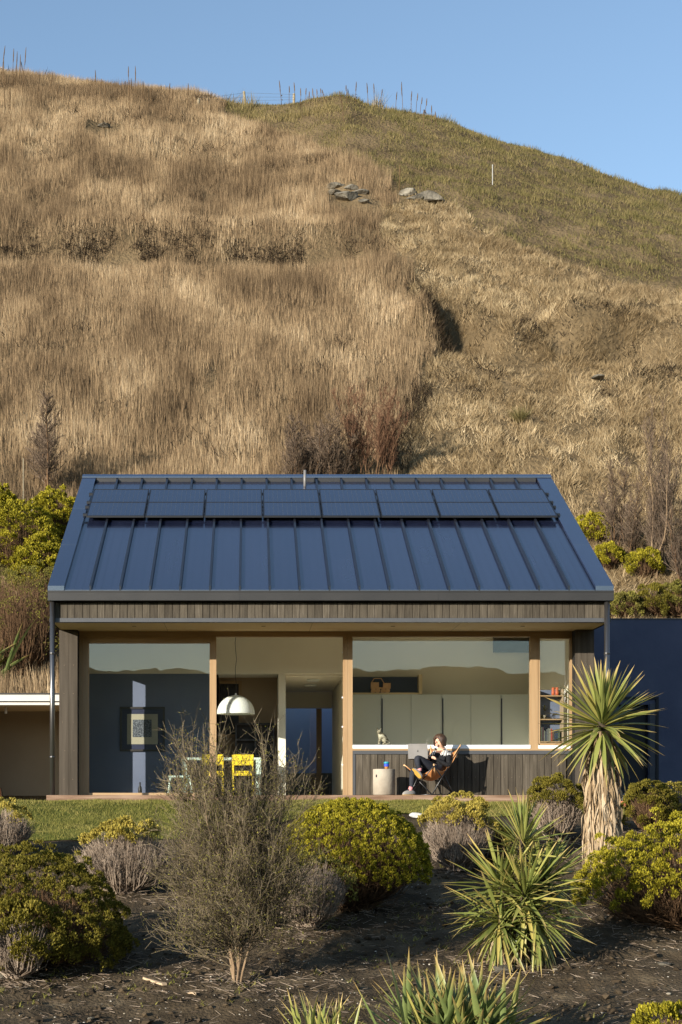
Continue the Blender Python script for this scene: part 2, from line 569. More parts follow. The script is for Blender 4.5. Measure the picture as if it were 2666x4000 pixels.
def leaf_mat(name, c_base, c_mid, c_old, c_tip):
    """sword leaf: fresh to yellowing from leaf to leaf, browned tip along the length attribute"""
    m = bpy.data.materials.new(name)
    m.use_nodes = True
    N, L = m.node_tree.nodes, m.node_tree.links
    b = N['Principled BSDF']
    b.inputs['Roughness'].default_value = .45
    b.inputs['Specular IOR Level'].default_value = .4
    oi = N.new('ShaderNodeObjectInfo')
    cr = N.new('ShaderNodeValToRGB')
    e = cr.color_ramp.elements
    e.new(.6)
    for i, (p, c) in enumerate(((0, c_base), (.6, c_mid), (1, c_old))):
        e[i].position = p
        e[i].color = c
    L.new(oi.outputs['Random'], cr.inputs[0])
    at = N.new('ShaderNodeAttribute')
    at.attribute_name = 'rnd'
    r2 = N.new('ShaderNodeMapRange')
    r2.inputs[1].default_value = .72
    r2.inputs[2].default_value = 1.0
    L.new(at.outputs['Fac'], r2.inputs[0])
    mx = N.new('ShaderNodeMix')
    mx.data_type = 'RGBA'
    L.new(r2.outputs[0], mx.inputs[0])
    L.new(cr.outputs[0], mx.inputs[6])
    mx.inputs[7].default_value = c_tip
    L.new(mx.outputs[2], b.inputs['Base Color'])
    tr = N.new('ShaderNodeBsdfTranslucent')
    L.new(mx.outputs[2], tr.inputs[0])
    ms = N.new('ShaderNodeMixShader')
    ms.inputs[0].default_value = .18
    L.new(b.outputs[0], ms.inputs[1])
    L.new(tr.outputs[0], ms.inputs[2])
    L.new(ms.outputs[0], N['Material Output'].inputs[0])
    MATS[name] = m


leaf_mat('cord_leaf', S(114, 122, 60), S(144, 146, 78), S(176, 160, 86), S(188, 158, 104))
leaf_mat('flax_leaf', S(102, 116, 66), S(126, 137, 78), S(158, 150, 80), S(184, 150, 92))


def stripe_mat(name):
    m = bpy.data.materials.new(name)
    m.use_nodes = True
    N, L = m.node_tree.nodes, m.node_tree.links
    w = N.new('ShaderNodeTexWave')
    w.bands_direction = 'X'
    w.inputs['Scale'].default_value = 12.0
    w.inputs['Distortion'].default_value = .6
    L.new(N.new('ShaderNodeTexCoord').outputs['Object'], w.inputs['Vector'])
    cr = N.new('ShaderNodeValToRGB')
    cr.color_ramp.interpolation = 'CONSTANT'
    cr.color_ramp.elements[0].color = S(24, 24, 26)
    cr.color_ramp.elements[1].color = S(225, 222, 216)
    cr.color_ramp.elements[1].position = .45
    L.new(w.outputs['Fac'], cr.inputs[0])
    L.new(cr.outputs[0], N['Principled BSDF'].inputs['Base Color'])
    N['Principled BSDF'].inputs['Roughness'].default_value = .85
    MATS[name] = m


stripe_mat('stripe_knit')
# ------------------------------------------------------------------ land forms
def ground_z(x, y):
    """garden bank in front of the house, falling towards the viewer"""
    z = np.interp(y, [-700, -60, -20, 0, 8, 12.6, 15, 18, 21, 24.0, 25.2, 36, 60],
                  [-14, -6, -3.2, -2.4, -2.2, -1.9, -1.6, -1.1, -.6, -.16, -.12, -.12, -.2])
    x = np.asarray(x, float)
    y = np.asarray(y, float)
    # the lawn sits lower towards the blue wall; the wing's court lies lower
    z = z - .06 * sstep(0, 6, x) * sstep(20, 25, y)
    z = z - .55 * sstep(-3.2, -4.2, x) * sstep(26.0, 28.5, y) * (1 - sstep(36, 39, y))
    near = sstep(27, 23, y) * sstep(-3, 4, y + 0)
    z = z + near * (.07 * fbm(x * .8 + 9, y * .8) + .035 * fbm(x * 3.1, y * 3.1 + 4))
    bed = sstep(20.6, 20.2, y + .35 * fbm(x * .7, y * .3) - .25 * sstep(1, 4, x) * 4) * sstep(6, 9, y)
    z = z + bed * (.035 * fbm(x * 6, y * 6, 3) - .02)
    return z


_PY = [30.5, 33, 34.5, 36, 40, 46, 60, 75, 85, 92, 96, 100, 110, 140, 400, 900]
_PZ = [-1.5, -1.0, -.3, 1.0, 4.0, 8.6, 19.1, 30.5, 38.1, 42.9, 44.8, 45.9, 47.0, 44, 30, 0]
_CX = [-400, -60, -30, -15.8, -11, -5, -.3, 3, 5.7, 11.7, 16.6, 21.4, 27.3, 40, 80, 400]
_CD = [2, 4, 3, 1.2, .5, -.3, -.95, -.75, -.2, -1.4, -3.0, -4.5, -6.6, -11.5, -22, -40]


def hill_z(x, y):
    x = np.asarray(x, float)
    y = np.asarray(y, float)
    z = np.interp(y, _PY, _PZ)
    # soften the knots
    z = .5 * z + .25 * np.interp(y - 1.5, _PY, _PZ) + .25 * np.interp(y + 1.5, _PY, _PZ)
    z = z + np.interp(x, _CX, _CD) * sstep(52, 92, y)
    on = sstep(35, 44, y)
    z = z + on * (.55 * fbm(x * .11, y * .11 + 3, 3) + .22 * fbm(x * .5, y * .5, 3))
    # bench with a steep scrubby bank on the uncut side
    wl = sstep(9, 3, x)
    z = z + wl * on * (.8 * np.exp(-((y - 68.3 - .8 * fbm(x * .15, x * 0 + 2)) / 1.2) ** 2) - .45 * np.exp(-((y - 66.0) / 1.0) ** 2))
    # clods and hummocks on the slumped side
    wr = sstep(2, 6, x) * sstep(85, 70, y)
    z = z + wr * on * (.34 * np.maximum(fbm(x * 1.1, y * 1.1, 3), -.2) + .10 * fbm(x * 2.4 + 7, y * 2.4, 2))
    # courtyard dug in behind the hall so sky light reaches its added wall
    ct = sstep(-1.9, -1.2, x) * sstep(4.4, 3.8, x) * sstep(37.6, 37.3, y)
    z = z * (1 - ct) + np.minimum(z, -.25) * ct
    # broken scarp across the cut slope
    dy = y - np.interp(x, SCX, SCY) - 1.0 * fbm(x * .5 + 2, x * 0 + 5)
    ws = sstep(5.5, 8, x) * sstep(40, 30, x)
    z = z + ws * (1.2 * np.exp(-((dy - .8) / .9) ** 2) - .9 * np.exp(-((dy + .8) / .8) ** 2)) * (.6 + .8 * fbm(x * .8, x * 0 + 9))
    # slump hollow
    hx, hy = HOLE
    z = z - 1.7 * np.exp(-(((x - hx) / .85) ** 2 + ((y - hy) / .9) ** 2) ** 1.6)
    z = z + 1.0 * np.exp(-(((x - hx + 1.25) / .55) ** 2 + ((y - hy + .6) / .9) ** 2))
    return z


HOLE = (8.0, 55.0)
SCX, SCY = [8, 12, 18, 26, 40], [58.5, 57.5, 56.5, 55.5, 54]


def hit(px, py):
    """first point where the sight line of a photograph pixel meets the hill"""
    ys = np.arange(36, 108, .1)
    xs = (px - PX) / F * ys
    zs = CZ + (PY - py) / F * ys
    g = hill_z(xs, ys)
    k = np.nonzero(g >= zs)[0]
    if len(k) == 0:
        k = [int(np.argmin(zs - g))]
    i = k[0]
    return Vector((xs[i], ys[i], g[i]))


_h = hit(1800, 1225)
HOLE = (_h.x, _h.y)


def ghit(px, py):
    """point on the garden bank seen at a pixel"""
    ys = np.arange(25, 6, -.02)
    xs = (px - PX) / F * ys
    zs = CZ + (PY - py) / F * ys
    g = ground_z(xs, ys)
    i = int(np.argmin(np.abs(g - zs)))
    return Vector((xs[i], ys[i], g[i]))


def sheet(name, xs, ys, fz, material):
    X, Y = np.meshgrid(xs, ys)
    Z = fz(X, Y)
    V = np.stack([X, Y, Z], -1).reshape(-1, 3)
    nx, ny = len(xs), len(ys)
    i = (np.arange(ny - 1)[:, None] * nx + np.arange(nx - 1)[None]).ravel()
    T = np.stack([i, i + 1, i + nx + 1, i + nx], 1)
    o = npmesh(name, V, T, material, smooth=True)
    return o


def lines(*segs):
    out = []
    for a, b, s in segs:
        out.append(np.arange(a, b, s))
    return np.concatenate(out + [[segs[-1][1]]])


def lawn_front(x):
    """Y of the lawn's front edge"""
    return 20.9 + .25 * fbm(np.asarray(x) * .8, np.asarray(x) * 0 + 1.0) + 2.3 * sstep(-.8, 1.4, np.asarray(x))


tag(sheet('ground', lines((-900, -60, 60), (-60, -8, 4), (-8, -4.6, .5), (-4.6, 7.8, .07), (7.8, 12, .5), (12, 60, 4), (60, 900, 60)),
          lines((-900, -40, 40), (-40, 6, 3), (6, 11, .4), (11, 25.4, .07), (25.4, 40, .6), (40, 60, 5)), ground_z, 'soil'), kind='structure')
hill = tag(sheet('hill', lines((-400, -60, 20), (-60, -24, 3), (-24, 40, .38), (40, 80, 3), (80, 400, 20)),
                 lines((31, 36, .5), (36, 100, .38), (100, 140, 3), (140, 900, 40)), hill_z, 'hill_soil'), kind='structure')


# range on the other side of the valley (it is what the window glass mirrors)
def far_z(x, y):
    r = 82 + 18 * fbm(x * .004 + 3, x * 0 + 7, 5) + 9 * fbm(x * .02, x * 0 + 3, 5)
    return -16 + r * sstep(-520, -720, y) + 5 * fbm(x * .03, y * .03, 3) * sstep(-520, -600, y)


tag(sheet('far_hills', np.arange(-1500, 1501, 12.), np.arange(-1000, -499, 20.), far_z, 'far_hill'), kind='structure')

# lawn: turf sheet 1 cm proud of the soil plus cut blades
lx = lines((-7, 11, .15))
lt = np.linspace(0, 1, 46)
LX, LT = np.meshgrid(lx, lt)
LY = lawn_front(LX) + LT * (27.8 - lawn_front(LX))
LZ = ground_z(LX, LY) + .012 + .02 * (LT > .001)
V = np.stack([LX, LY, LZ], -1).reshape(-1, 3)
i = (np.arange(len(lt) - 1)[:, None] * len(lx) + np.arange(len(lx) - 1)[None]).ravel()
tag(npmesh('lawn', V, np.stack([i, i + 1, i + len(lx) + 1, i + len(lx)], 1), 'turf', smooth=True), kind='structure')
n = 110000
x = rng.uniform(-4.6, 7.6, n)
f0 = lawn_front(x) - .06
y = f0 + rng.random(n) ** .9 * (25.0 - f0)
P = np.stack([x, y, ground_z(x, y) + .025], 1)
a = rng.uniform(0, 6.283, n)
up = np.stack([np.cos(a) * .5, np.sin(a) * .5, np.ones(n)], 1)
hgt = rng.uniform(.018, .045, n) * (1 + .5 * (fbm(x * 2, y * 2) > .1))
V, T = spikes(P, hgt, rng.uniform(.006, .012, n), up, rng.uniform(0, 6.283, n))
tag(npmesh('lawn_grass', V, T, 'turf_blade', np.repeat(rng.random(n), 3)), 'short mown green lawn between the deck and the planting bed', 'grass', kind='stuff')


# ------------------------------------------------------------------ hill vegetation (stuff)
def inpoly(x, y, poly):
    c = np.zeros(len(x), bool)
    j = len(poly) - 1
    for i in range(len(poly)):
        xi, yi = poly[i]
        xj, yj = poly[j]
        k = ((yi > y) != (yj > y)) & (x < (xj - xi) * (y - yi) / (yj - yi + 1e-12) + xi)
        c ^= k
        j = i
    return c


# where the tall grass stops, and where straw gives way to green sward (read off the photograph, stored as ground positions)
_tb = [hit(px * 1.7, py * 1.7) for px, py in ((520, 262), (620, 300), (740, 340), (870, 410), (925, 455), (880, 480), (870, 530), (915, 610), (990, 700), (1000, 770), (985, 870), (945, 935), (925, 1000), (900, 1085))]
TALL = [(-45, 101), (_tb[0].x - 1.0, 101)] + [(p.x, p.y) for p in _tb] + [(_tb[-1].x + .2, 36), (-45, 34)]
_gb = [hit(px * 1.7, py * 1.7) for px, py in ((520, 262), (740, 345), (900, 455), (1030, 480), (1150, 560), (1300, 600), (1440, 650), (1568, 690))]
GREEN = [(-3, 103)] + [(p.x, p.y) for p in _gb] + [(34, 62), (60, 62), (60, 103)]


def scatter(n, x0, x1, y0, y1):
    x = rng.uniform(x0, x1, n)
    y = rng.uniform(y0, y1, n)
    inview = (np.abs((x / y * F + PX) - 1333) < 2050)
    return x[inview], y[inview]


OUTC = [tuple(hit(px, py))[:2] for px, py in ((1320, 745), (1365, 785), (1410, 775), (410, 502))]
# tall tan grass
x, y = scatter(1230000, -25, 16, 36.2, 99)
jx = x + .45 * fbm(x * 2, y * 2) + .5 * fbm(x * .6, y * .6)
k = inpoly(jx, y, TALL)
# thin, dark patches on the scrubby bank
bank = np.exp(-((y - 66.6 - .8 * fbm(x * .15, x * 0 + 2)) / .9) ** 2)
dens = .5 + .6 * fbm(x * .35, y * .35, 3) + .6 * fbm(x * 1.4, y * 1.4, 2) - .35 * bank
k &= rng.random(len(x)) < np.clip(dens + .35, .05, 1)
for ox, oy in OUTC:
    k &= ~((np.abs(x - ox) < 1.0) & (y > oy - 1.5) & (y < oy + .5))
x, y, bank = x[k], y[k], bank[k]
n = len(x)
P = np.stack([x, y, hill_z(x, y) - .03], 1)
vig = .8 + .4 * fbm(x * .3 + 5, y * .3, 3) + .75 * fbm(x * .9, y * .9 + 8, 2) * sstep(62, 74, y)
hgt = rng.uniform(.25, .95, n) * np.clip(vig, .22, 1.4) * (1 - .3 * bank) * np.where(y > 80, .8, 1.0)
la = 6.283 * (fbm(x * .5, y * .5 + 9, 2)) * 2 + rng.normal(0, 1.2, n)
lm = rng.gamma(1.6, .09, n) + .25 * np.clip(fbm(x * .7 + 2, y * .7, 2), 0, 1) * sstep(60, 74, y)
up = np.stack([np.cos(la) * lm, np.sin(la) * lm * .6 - .06, np.ones(n)], 1)
V, T = spikes(P, hgt, rng.uniform(.010, .026, n), up, rng.normal(0, .6, n))
tag(npmesh('dry_grass', V, T, 'tall_grass', np.repeat(np.clip(rng.random(n) ** 1.0 + .25 * fbm(x * 2.5, y * 2.5, 2), 0, 1), 3)), 'tall tan dry grass covering the steep hillside behind the house', 'grass', kind='stuff')
N_TALL = n

# straw on the cut side: short bleached tufts, thrown in all directions
x, y = scatter(1650000, 1, 38, 36.2, 92)
k = ~inpoly(x, y, TALL) & ~inpoly(x + 2.2 * fbm(x * .5, y * .5), y + 2.5 * fbm(x * .7 + 4, y * .7), GREEN)
tuft = fbm(x * 1.6, y * 1.6, 3)
k &= rng.random(len(x)) < np.clip(.75 + 1.3 * tuft, .12, 1)
x, y = x[k], y[k]
n = len(x)
P = np.stack([x, y, hill_z(x, y) - .02], 1)
hgt = rng.uniform(.10, .36, n) * (1 + .5 * fbm(x * 1.6, y * 1.6, 2))
a = 6.283 * fbm(x * .9, y * .9, 2) * 1.5 + rng.normal(-.6, .9, n)
lm = rng.uniform(.3, 2.2, n)
up = np.stack([np.cos(a) * lm, np.sin(a) * lm * .7 - .5, np.ones(n)], 1)
V, T = spikes(P, hgt, rng.uniform(.014, .036, n), up, rng.normal(0, .9, n))
brown = np.exp(-((y - np.interp(x, SCX, SCY) + 1) / 4.0) ** 2) * (.6 + .8 * fbm(x * .6, y * .6, 2))
tag(npmesh('straw_grass', V, T, 'straw', np.repeat(np.clip(rng.random(n) * .95 - .42 * np.clip(brown, 0, 1), 0, 1), 3)), 'bleached flattened straw grass on the cut part of the hillside', 'grass', kind='stuff')

# green-brown sward on the shoulder of the hill
x, y = scatter(420000, -4, 44, 58, 101)
k = inpoly(x + 2.2 * fbm(x * .5, y * .5), y + 2.5 * fbm(x * .7 + 4, y * .7) + .8 * rng.normal(0, 1, len(x)), GREEN) & ~inpoly(x + .6 * fbm(x * 2, y * 2), y, TALL)
k &= rng.random(len(x)) < np.clip(.6 + 1.0 * fbm(x * .9, y * .9, 3), .1, 1)
x, y = x[k], y[k]
n = len(x)
P = np.stack([x, y, hill_z(x, y) - .02], 1)
a = rng.uniform(0, 6.283, n)
lm = rng.uniform(.1, 1.2, n)
up = np.stack([np.cos(a) * lm, np.sin(a) * lm - .3, np.ones(n)], 1)
top = sstep(.2, .6, fbm(x * .25 + 3, y * .5, 3)) * sstep(84, 90, y) * sstep(14, 8, x)
hgt = rng.uniform(.06, .2, n) * (1 + 2.6 * top) * (1 + 1.2 * (fbm(x * 1.1, y * 1.1, 2) > .25))
V, T = spikes(P, hgt, rng.uniform(.02, .045, n), up, rng.normal(0, .9, n))
tag(npmesh('sward_grass', V, T, 'short_green', np.repeat(np.clip(rng.random(n) * .8 + .6 * top, 0, 1), 3)), 'short green and brown grass on the shoulder of the hill', 'grass', kind='stuff')

# dark scrub along the bank across the slope
x = rng.uniform(-18, 6, 15000)
y = 66.7 + .8 * fbm(x * .15, x * 0 + 2) + rng.normal(0, .55, len(x)) - .8 * np.abs(rng.normal(0, 1.0, len(x))) * (rng.random(len(x)) < .3)
k = rng.random(len(x)) < np.clip(.35 + 3.0 * fbm(x * 1.1, y * .9, 3) - .1, 0, 1)
x, y = x[k], y[k]
z = hill_z(x, y) + rng.uniform(-.05, .3, len(x)) * np.clip(.4 + fbm(x * .7, y * .7), 0, 1)
P0 = np.stack([x, y, z], 1)
d = norm(rng.normal(0, 1, (len(x), 3)) * np.array([1.6, 1, .7]) + np.array([0, -.2, .3]))
V, T = tubes(P0, P0 + d * rng.uniform(.12, .42, len(x))[:, None], rng.uniform(.010, .022, len(x)), np.full(len(x), .004), 3)
tag(npmesh('bank_scrub', V, T, 'scrub', np.repeat(rng.random(len(x)), 6)), 'dark dead scrub along the bank across the tall grass', 'scrub', kind='stuff')

# broken clods and dead roots on the scarp
x = rng.uniform(7, 30, 900)
y = np.interp(x, SCX, SCY) + rng.normal(-.8, 2.0, 900)
k = (fbm(x * .9 + 1, y * .9, 2) > .05) & ~inpoly(x, y, TALL)
x, y = x[k], y[k]
m = 22
sz = np.repeat(rng.uniform(.08, .32, len(x)), m)
xx = np.repeat(x, m) + rng.normal(0, 1, len(x) * m) * sz
yy = np.repeat(y, m) + rng.normal(0, 1, len(x) * m) * sz * .6
P0 = np.stack([xx, yy, hill_z(xx, yy) + rng.random(len(xx)) * sz], 1)
d = norm(rng.normal(0, 1, (len(xx), 3)) + np.array([.2, -.5, .3]))
V, T = spikes(P0, rng.uniform(.12, .4, len(xx)), rng.uniform(.02, .05, len(xx)), d, rng.normal(0, .8, len(xx)))
tag(npmesh('scarp_thatch', V, T, 'scrub', np.repeat(rng.random(len(xx)), 3)), 'dark broken thatch along the slumped scarp on the cut slope', 'thatch', kind='stuff')

# dark strands paint the shadow edge where the tall grass stops above the roof
ex = np.interp(rng.uniform(0, 1, 4200) * 6, np.arange(7), [p.y for p in _tb[7:]])
bx = np.interp(-ex, [-p.y for p in _tb[7:]], [p.x for p in _tb[7:]])
xx = bx + rng.normal(.1, .3, len(ex)) + .5 * fbm(ex * 1.1, ex * 0 + 3)
yy = ex + rng.normal(0, .3, len(ex))
k = rng.random(len(ex)) < np.clip(.6 + 2 * fbm(ex * .9, ex * 0 + 8), .1, 1)
xx, yy = xx[k], yy[k]
P0 = np.stack([xx, yy, hill_z(xx, yy) + rng.random(len(xx)) * .25], 1)
d = norm(rng.normal(0, 1, (len(xx), 3)) + np.array([.4, -.3, .8]))
V, T = spikes(P0, rng.uniform(.15, .5, len(xx)), rng.uniform(.015, .04, len(xx)), d, rng.normal(0, .6, len(xx)))
tag(npmesh('cut_edge_shade', V, T, 'scrub', np.repeat(rng.random(len(xx)), 3)), 'dark strands standing for the shaded cut edge of the tall grass above the roof', 'thatch', kind='stuff')

# dark dead tufts dotted through the tall grass
x, y = scatter(1100, -18, 10, 40, 94)
k = inpoly(x, y, TALL) & (fbm(x * .25 + 11, y * .25, 2) > .02)
x, y = x[k], y[k]
m = 26
sz = np.repeat(rng.uniform(.12, .5, len(x)), m)
xx = np.repeat(x, m) + rng.normal(0, 1, len(x) * m) * sz
yy = np.repeat(y, m) + rng.normal(0, 1, len(x) * m) * sz * .5
P0 = np.stack([xx, yy, hill_z(xx, yy) + rng.random(len(xx)) * sz * 1.0], 1)
d = norm(rng.normal(0, 1, (len(xx), 3)) + np.array([0, -.3, .9]))
V, T = spikes(P0, rng.uniform(.15, .55, len(xx)), rng.uniform(.02, .05, len(xx)), d, rng.normal(0, .6, len(xx)))
tag(npmesh('dead_tufts', V, T, 'scrub', np.repeat(rng.random(len(xx)), 3)), 'dark dead tufts dotted through the tall dry grass', 'tufts', kind='stuff')

# soil clods and chips in the planting bed
ico = bmesh.new()
bmesh.ops.create_icosphere(ico, subdivisions=1, radius=1)
icoV = np.array([v.co[:] for v in ico.verts])
icoT = np.array([[v.index for v in f.verts] for f in ico.faces])
ico.free()


def lumps(n, x, y, r, flat=.7, sink=.35):
    c = np.stack([x, y, ground_z(x, y)], 1)
    sc = r[:, None] * rng.uniform(.6, 1.3, (n, 3)) * np.array([1, 1, flat])
    V = icoV[None] * sc[:, None, :] * (1 + .25 * rng.normal(0, 1, (n, len(icoV), 1)))
    V = V + c[:, None] + np.array([0, 0, 1]) * (r * (flat - sink))[:, None, None]
    T = icoT[None] + (np.arange(n) * len(icoV))[:, None, None]
    return V.reshape(-1, 3), T.reshape(-1, 3)


n = 5500
y = 11.3 + 9.3 * rng.random(n) ** 1.3
x = rng.uniform(-.38, .60, n) * y * .62 + rng.uniform(-.5, .5, n)
k = y < lawn_front(x) - .05
x, y = x[k], y[k]
r = np.clip(rng.gamma(1.6, .008, len(x)), .004, .045)
V, T = lumps(len(x), x, y, r)
tag(npmesh('soil_clods', V, T, 'clod', np.repeat(rng.random(len(x)), len(icoV))), 'brown soil clods and chips strewn over the planting bed', 'soil', kind='stuff')
n = 900
y = 11.3 + 8.0 * rng.random(n)
x = rng.uniform(-.25, .38, n) * y * .75
r = rng.uniform(.004, .010, n)
V, T = lumps(n, x, y, r, .5, .2)
tag(npmesh('pebble_chips', V, T, 'pebble', np.repeat(rng.random(n), len(icoV))), 'pale chips of stone scattered on the bare soil', 'pebbles', kind='stuff')
# leaf litter and straw bits on the soil
n = 5000
y = 11.3 + 9 * rng.random(n)
x = rng.uniform(-.3, .42, n) * y * .72
k = y < lawn_front(x)
x, y = x[k], y[k]
P0 = np.stack([x, y, ground_z(x, y) + .006], 1)
a = rng.uniform(0, 6.283, len(x))
d = np.stack([np.cos(a), np.sin(a), rng.uniform(-.1, .35, len(x))], 1)
V, T = tubes(P0, P0 + d * rng.uniform(.02, .10, len(x))[:, None], np.full(len(x), .0022), np.full(len(x), .001), 3)
tag(npmesh('twig_litter', V, T, 'twig_grey', np.repeat(rng.random(len(x)), 6)), 'dry twig litter lying on the bare soil', 'litter', kind='stuff')
# ------------------------------------------------------------------ house
XL, XR = -3.36, 6.05
YE, YB, YP, YW = 25.0, 25.16, 26.34, 26.62
ZE = 3.40
YRG, ZRG = 30.3, 6.37
MS = (ZRG - ZE) / (YRG - YE)
SOF = 2.90
house = thing('house', 'dark timber-clad gable house with blue-black steel roof and timber-framed glazing', 'house', (0, 26, -.1))


def rz(y, h=0):
    """roof surface height at depth y, lifted h along z"""
    return ZE + MS * (y - YE) + h


def slab(mb, x0, x1, y0, y1, h0, h1, back=False):
    """sloped box lying on the front (or back) roof plane between heights h0..h1"""
    f = (lambda y, h: rz(y, h)) if not back else (lambda y, h: rz(2 * YRG - y, h))
    mb.hexa([(x0, y0, f(y0, h0)), (x1, y0, f(y0, h0)), (x0, y1, f(y1, h0)), (x1, y1, f(y1, h0)),
             (x0, y0, f(y0, h1)), (x1, y0, f(y0, h1)), (x0, y1, f(y1, h1)), (x1, y1, f(y1, h1))])
    return mb


roof = slab(slab(MB(), XL + .03, XR - .03, YE + .05, YRG, -.16, -.02), XL + .03, XR - .03, YRG, 2 * YRG - YE, -.16, -.02, True).build('roof', 'roof_steel', house)
ribs = [-2.655 + .498 * k for k in range(17)]
edges = [XL + .27] + ribs + [XR - .30]
for i in range(len(edges) - 1):
    m = MB()
    x0, x1 = edges[i] + .012, edges[i + 1] - .012
    slab(m, x0, x1, YE + .02, YRG - .05, -.018, .004)
    for q in (.33, .67):                      # faint stiffening swages
        xm = x0 + (x1 - x0) * q
        slab(m, xm - .012, xm + .012, YE + .03, YRG - .06, .005, .008)
    m.build('roof_tray', 'roof_steel', roof)
for x in ribs:
    slab(slab(MB(), x - .013, x + .013, YE + .03, YRG - .05, -.015, .055), x - .019, x + .019, YE + .035, YRG - .05, .056, .066).build('roof_rib', 'rib_shade_steel', roof)
for x0, x1 in ((XL, XL + .27), (XR - .30, XR)):
    for j, (ya, yb) in enumerate(((YE + .01, 26.75), (26.756, 28.5), (28.506, YRG))):
        slab(MB(), x0, x1, ya, yb, -.17, .075).build('barge_flashing', 'roof_steel', roof)
    slab(MB(), x0, x1, YRG, 2 * YRG - YE, -.17, .075, True).build('barge_flashing', 'roof_steel', roof)
m = MB()
slab(slab(m, XL - .005, XR + .005, YRG - .13, YRG, .078, .10), XL - .005, XR + .005, YRG, YRG + .13, .078, .10, True)
m.build('ridge_cap', 'roof_steel', roof)
for x0, x1 in zip(edges[:-1], edges[1:]):
    slab(MB(), x0 + .02, x1 - .02, YRG - .16, YRG - .131, .0, .076).build('ridge_closer', 'gutter_steel', roof)
vp = W(1193, 1890, 29.75)
MB().tube([(vp.x, 29.9, rz(29.9) - .05), (vp.x, 29.9, rz(29.9) + .32)], .028, 12).build('vent_pipe', 'aluminium', roof, smooth=True)
# mounting rails of the panels, carried by rib clamps
PVY0, PVY1, PVH = 27.96, 29.35, .14
for yy in (28.13, 28.52, 28.76, 29.2):
    slab(MB(), -3.12, 5.80, yy - .02, yy + .02, .075, .118).build('mounting_rail', 'solar_frame', roof)
for x in ribs[1::2]:
    for yy in (28.13, 29.2):
        slab(MB(), x - .03, x + .03, yy - .035, yy + .035, .03, .10).build('rail_clamp', 'pipe_steel', roof)
# solar panels: half-cut modules in one row of eight
pw = (5.73 + 3.05) / 8
ym = (PVY0 + PVY1) / 2
pv_frame = MB()
for (a, b, c, d) in ((0, .02, PVY0, PVY1), (pw - .04, pw - .02, PVY0, PVY1), (.02, pw - .04, PVY0, PVY0 + .018), (.02, pw - .04, PVY1 - .018, PVY1), (.02, pw - .04, ym - .013, ym + .013)):
    slab(pv_frame, a, b, c, d, PVH - .035, PVH)
fm = pv_frame.mesh('frame', 'solar_frame')
cm = []
for (a, b) in ((PVY0 + .018, ym - .013), (ym + .013, PVY1 - .018)):
    m = slab(MB(), .02, pw - .04, a, b, PVH - .02, PVH - .005)
    cm.append(m.mesh('cell_field', 'solar_cell'))
bars = MB()
for q in range(1, 12):
    xq = .02 + (pw - .06) * q / 12
    for (a, b) in ((PVY0 + .03, ym - .02), (ym + .02, PVY1 - .03)):
        slab(bars, xq - .0015, xq + .0015, a, b, PVH - .0045, PVH - .0035)
bm_ = bars.mesh('busbar', 'wire')
for k in range(8):
    x0 = -3.05 + k * pw + .01
    t = thing('solar_panel', 'dark blue half-cut solar panel clamped in the row below the roof ridge', 'solar panel', (x0, PVY0, rz(PVY0, PVH - .035)), 'solar panels in a row on the roof')
    for nm, me in (('frame', fm), ('cell_field', cm[0]), ('cell_field', cm[1])):
        o = link(nm, me, t)
        o.location = Vector((x0, 0, 0)) - WL[t]
        WL[o] = Vector((x0, 0, 0))
        if nm == 'cell_field' and me is cm[0]:
            b_ = link('busbar', bm_, o)
            b_.location = (0, 0, 0)

# gutter, cladding band, flashing, soffit
g = MB()
g.box(XL, XR, YE, YE + .012, 3.238, ZE)
g.box(XL, XR, YE + .012, YB - .02, 3.238, 3.25)
g.box(XL, XL + .012, YE + .012, YB - .02, 3.25, ZE - .01)
g.box(XR - .012, XR, YE + .012, YB - .02, 3.25, ZE - .01)
g.box(XL - .004, XR + .004, YE - .012, YE, ZE - .022, ZE)
gut = g.build('gutter', 'gutter_steel', house)
for xj in (-.2, 3.1):
    box('gutter_joint', 'gutter_steel', gut, xj, xj + .03, YE - .003, YE, 3.24, ZE - .024)
fas = box('fascia_backing', 'dark_gap', house, XL + .02, XR - .02, YB + .02, YB + .12, 2.96, 3.38)
fp = .1255
bme = MB().box(0, fp - .007, YB, YB + .019, 2.962, 3.225).mesh('fascia_board', 'board', bevel=.003)
nme = MB().lathe([(.0, .0), (.0035, .0), (.0035, .003), (0, .003)], n=6).mesh('nail', 'nail')
nme.transform(Matrix.Rotation(R(90), 4, 'X'))
nb = int((XR - XL - .12) / fp)
for k in range(nb):
    x0 = XL + .06 + k * fp
    o = link('fascia_board', bme, fas, (x0, 0, 0))
    o.location = Vector((x0, rng.uniform(-.002, .002), 0)) - WL[fas]
box('eave_flashing', 'flashing', house, XL + .01, XR - .01, YB - .012, YB + .12, 2.895, 2.961)
sof = box('soffit', 'soffit_ply', house, XL + .02, XR - .02, YB + .12, YW + .3, SOF, SOF + .018)
for xj in (-1.45, 1.05, 3.55):
    box('soffit_joint', 'dark_gap', sof, xj, xj + .004, YB + .13, YW - .02, SOF - .001, SOF)
for px in (525, 1030, 1536, 2043):
    xj = (px - PX) / F * 25.8
    box('soffit_vent', 'dark_gap', sof, xj - .035, xj + .035, 25.78, 25.83, SOF - .003, SOF)
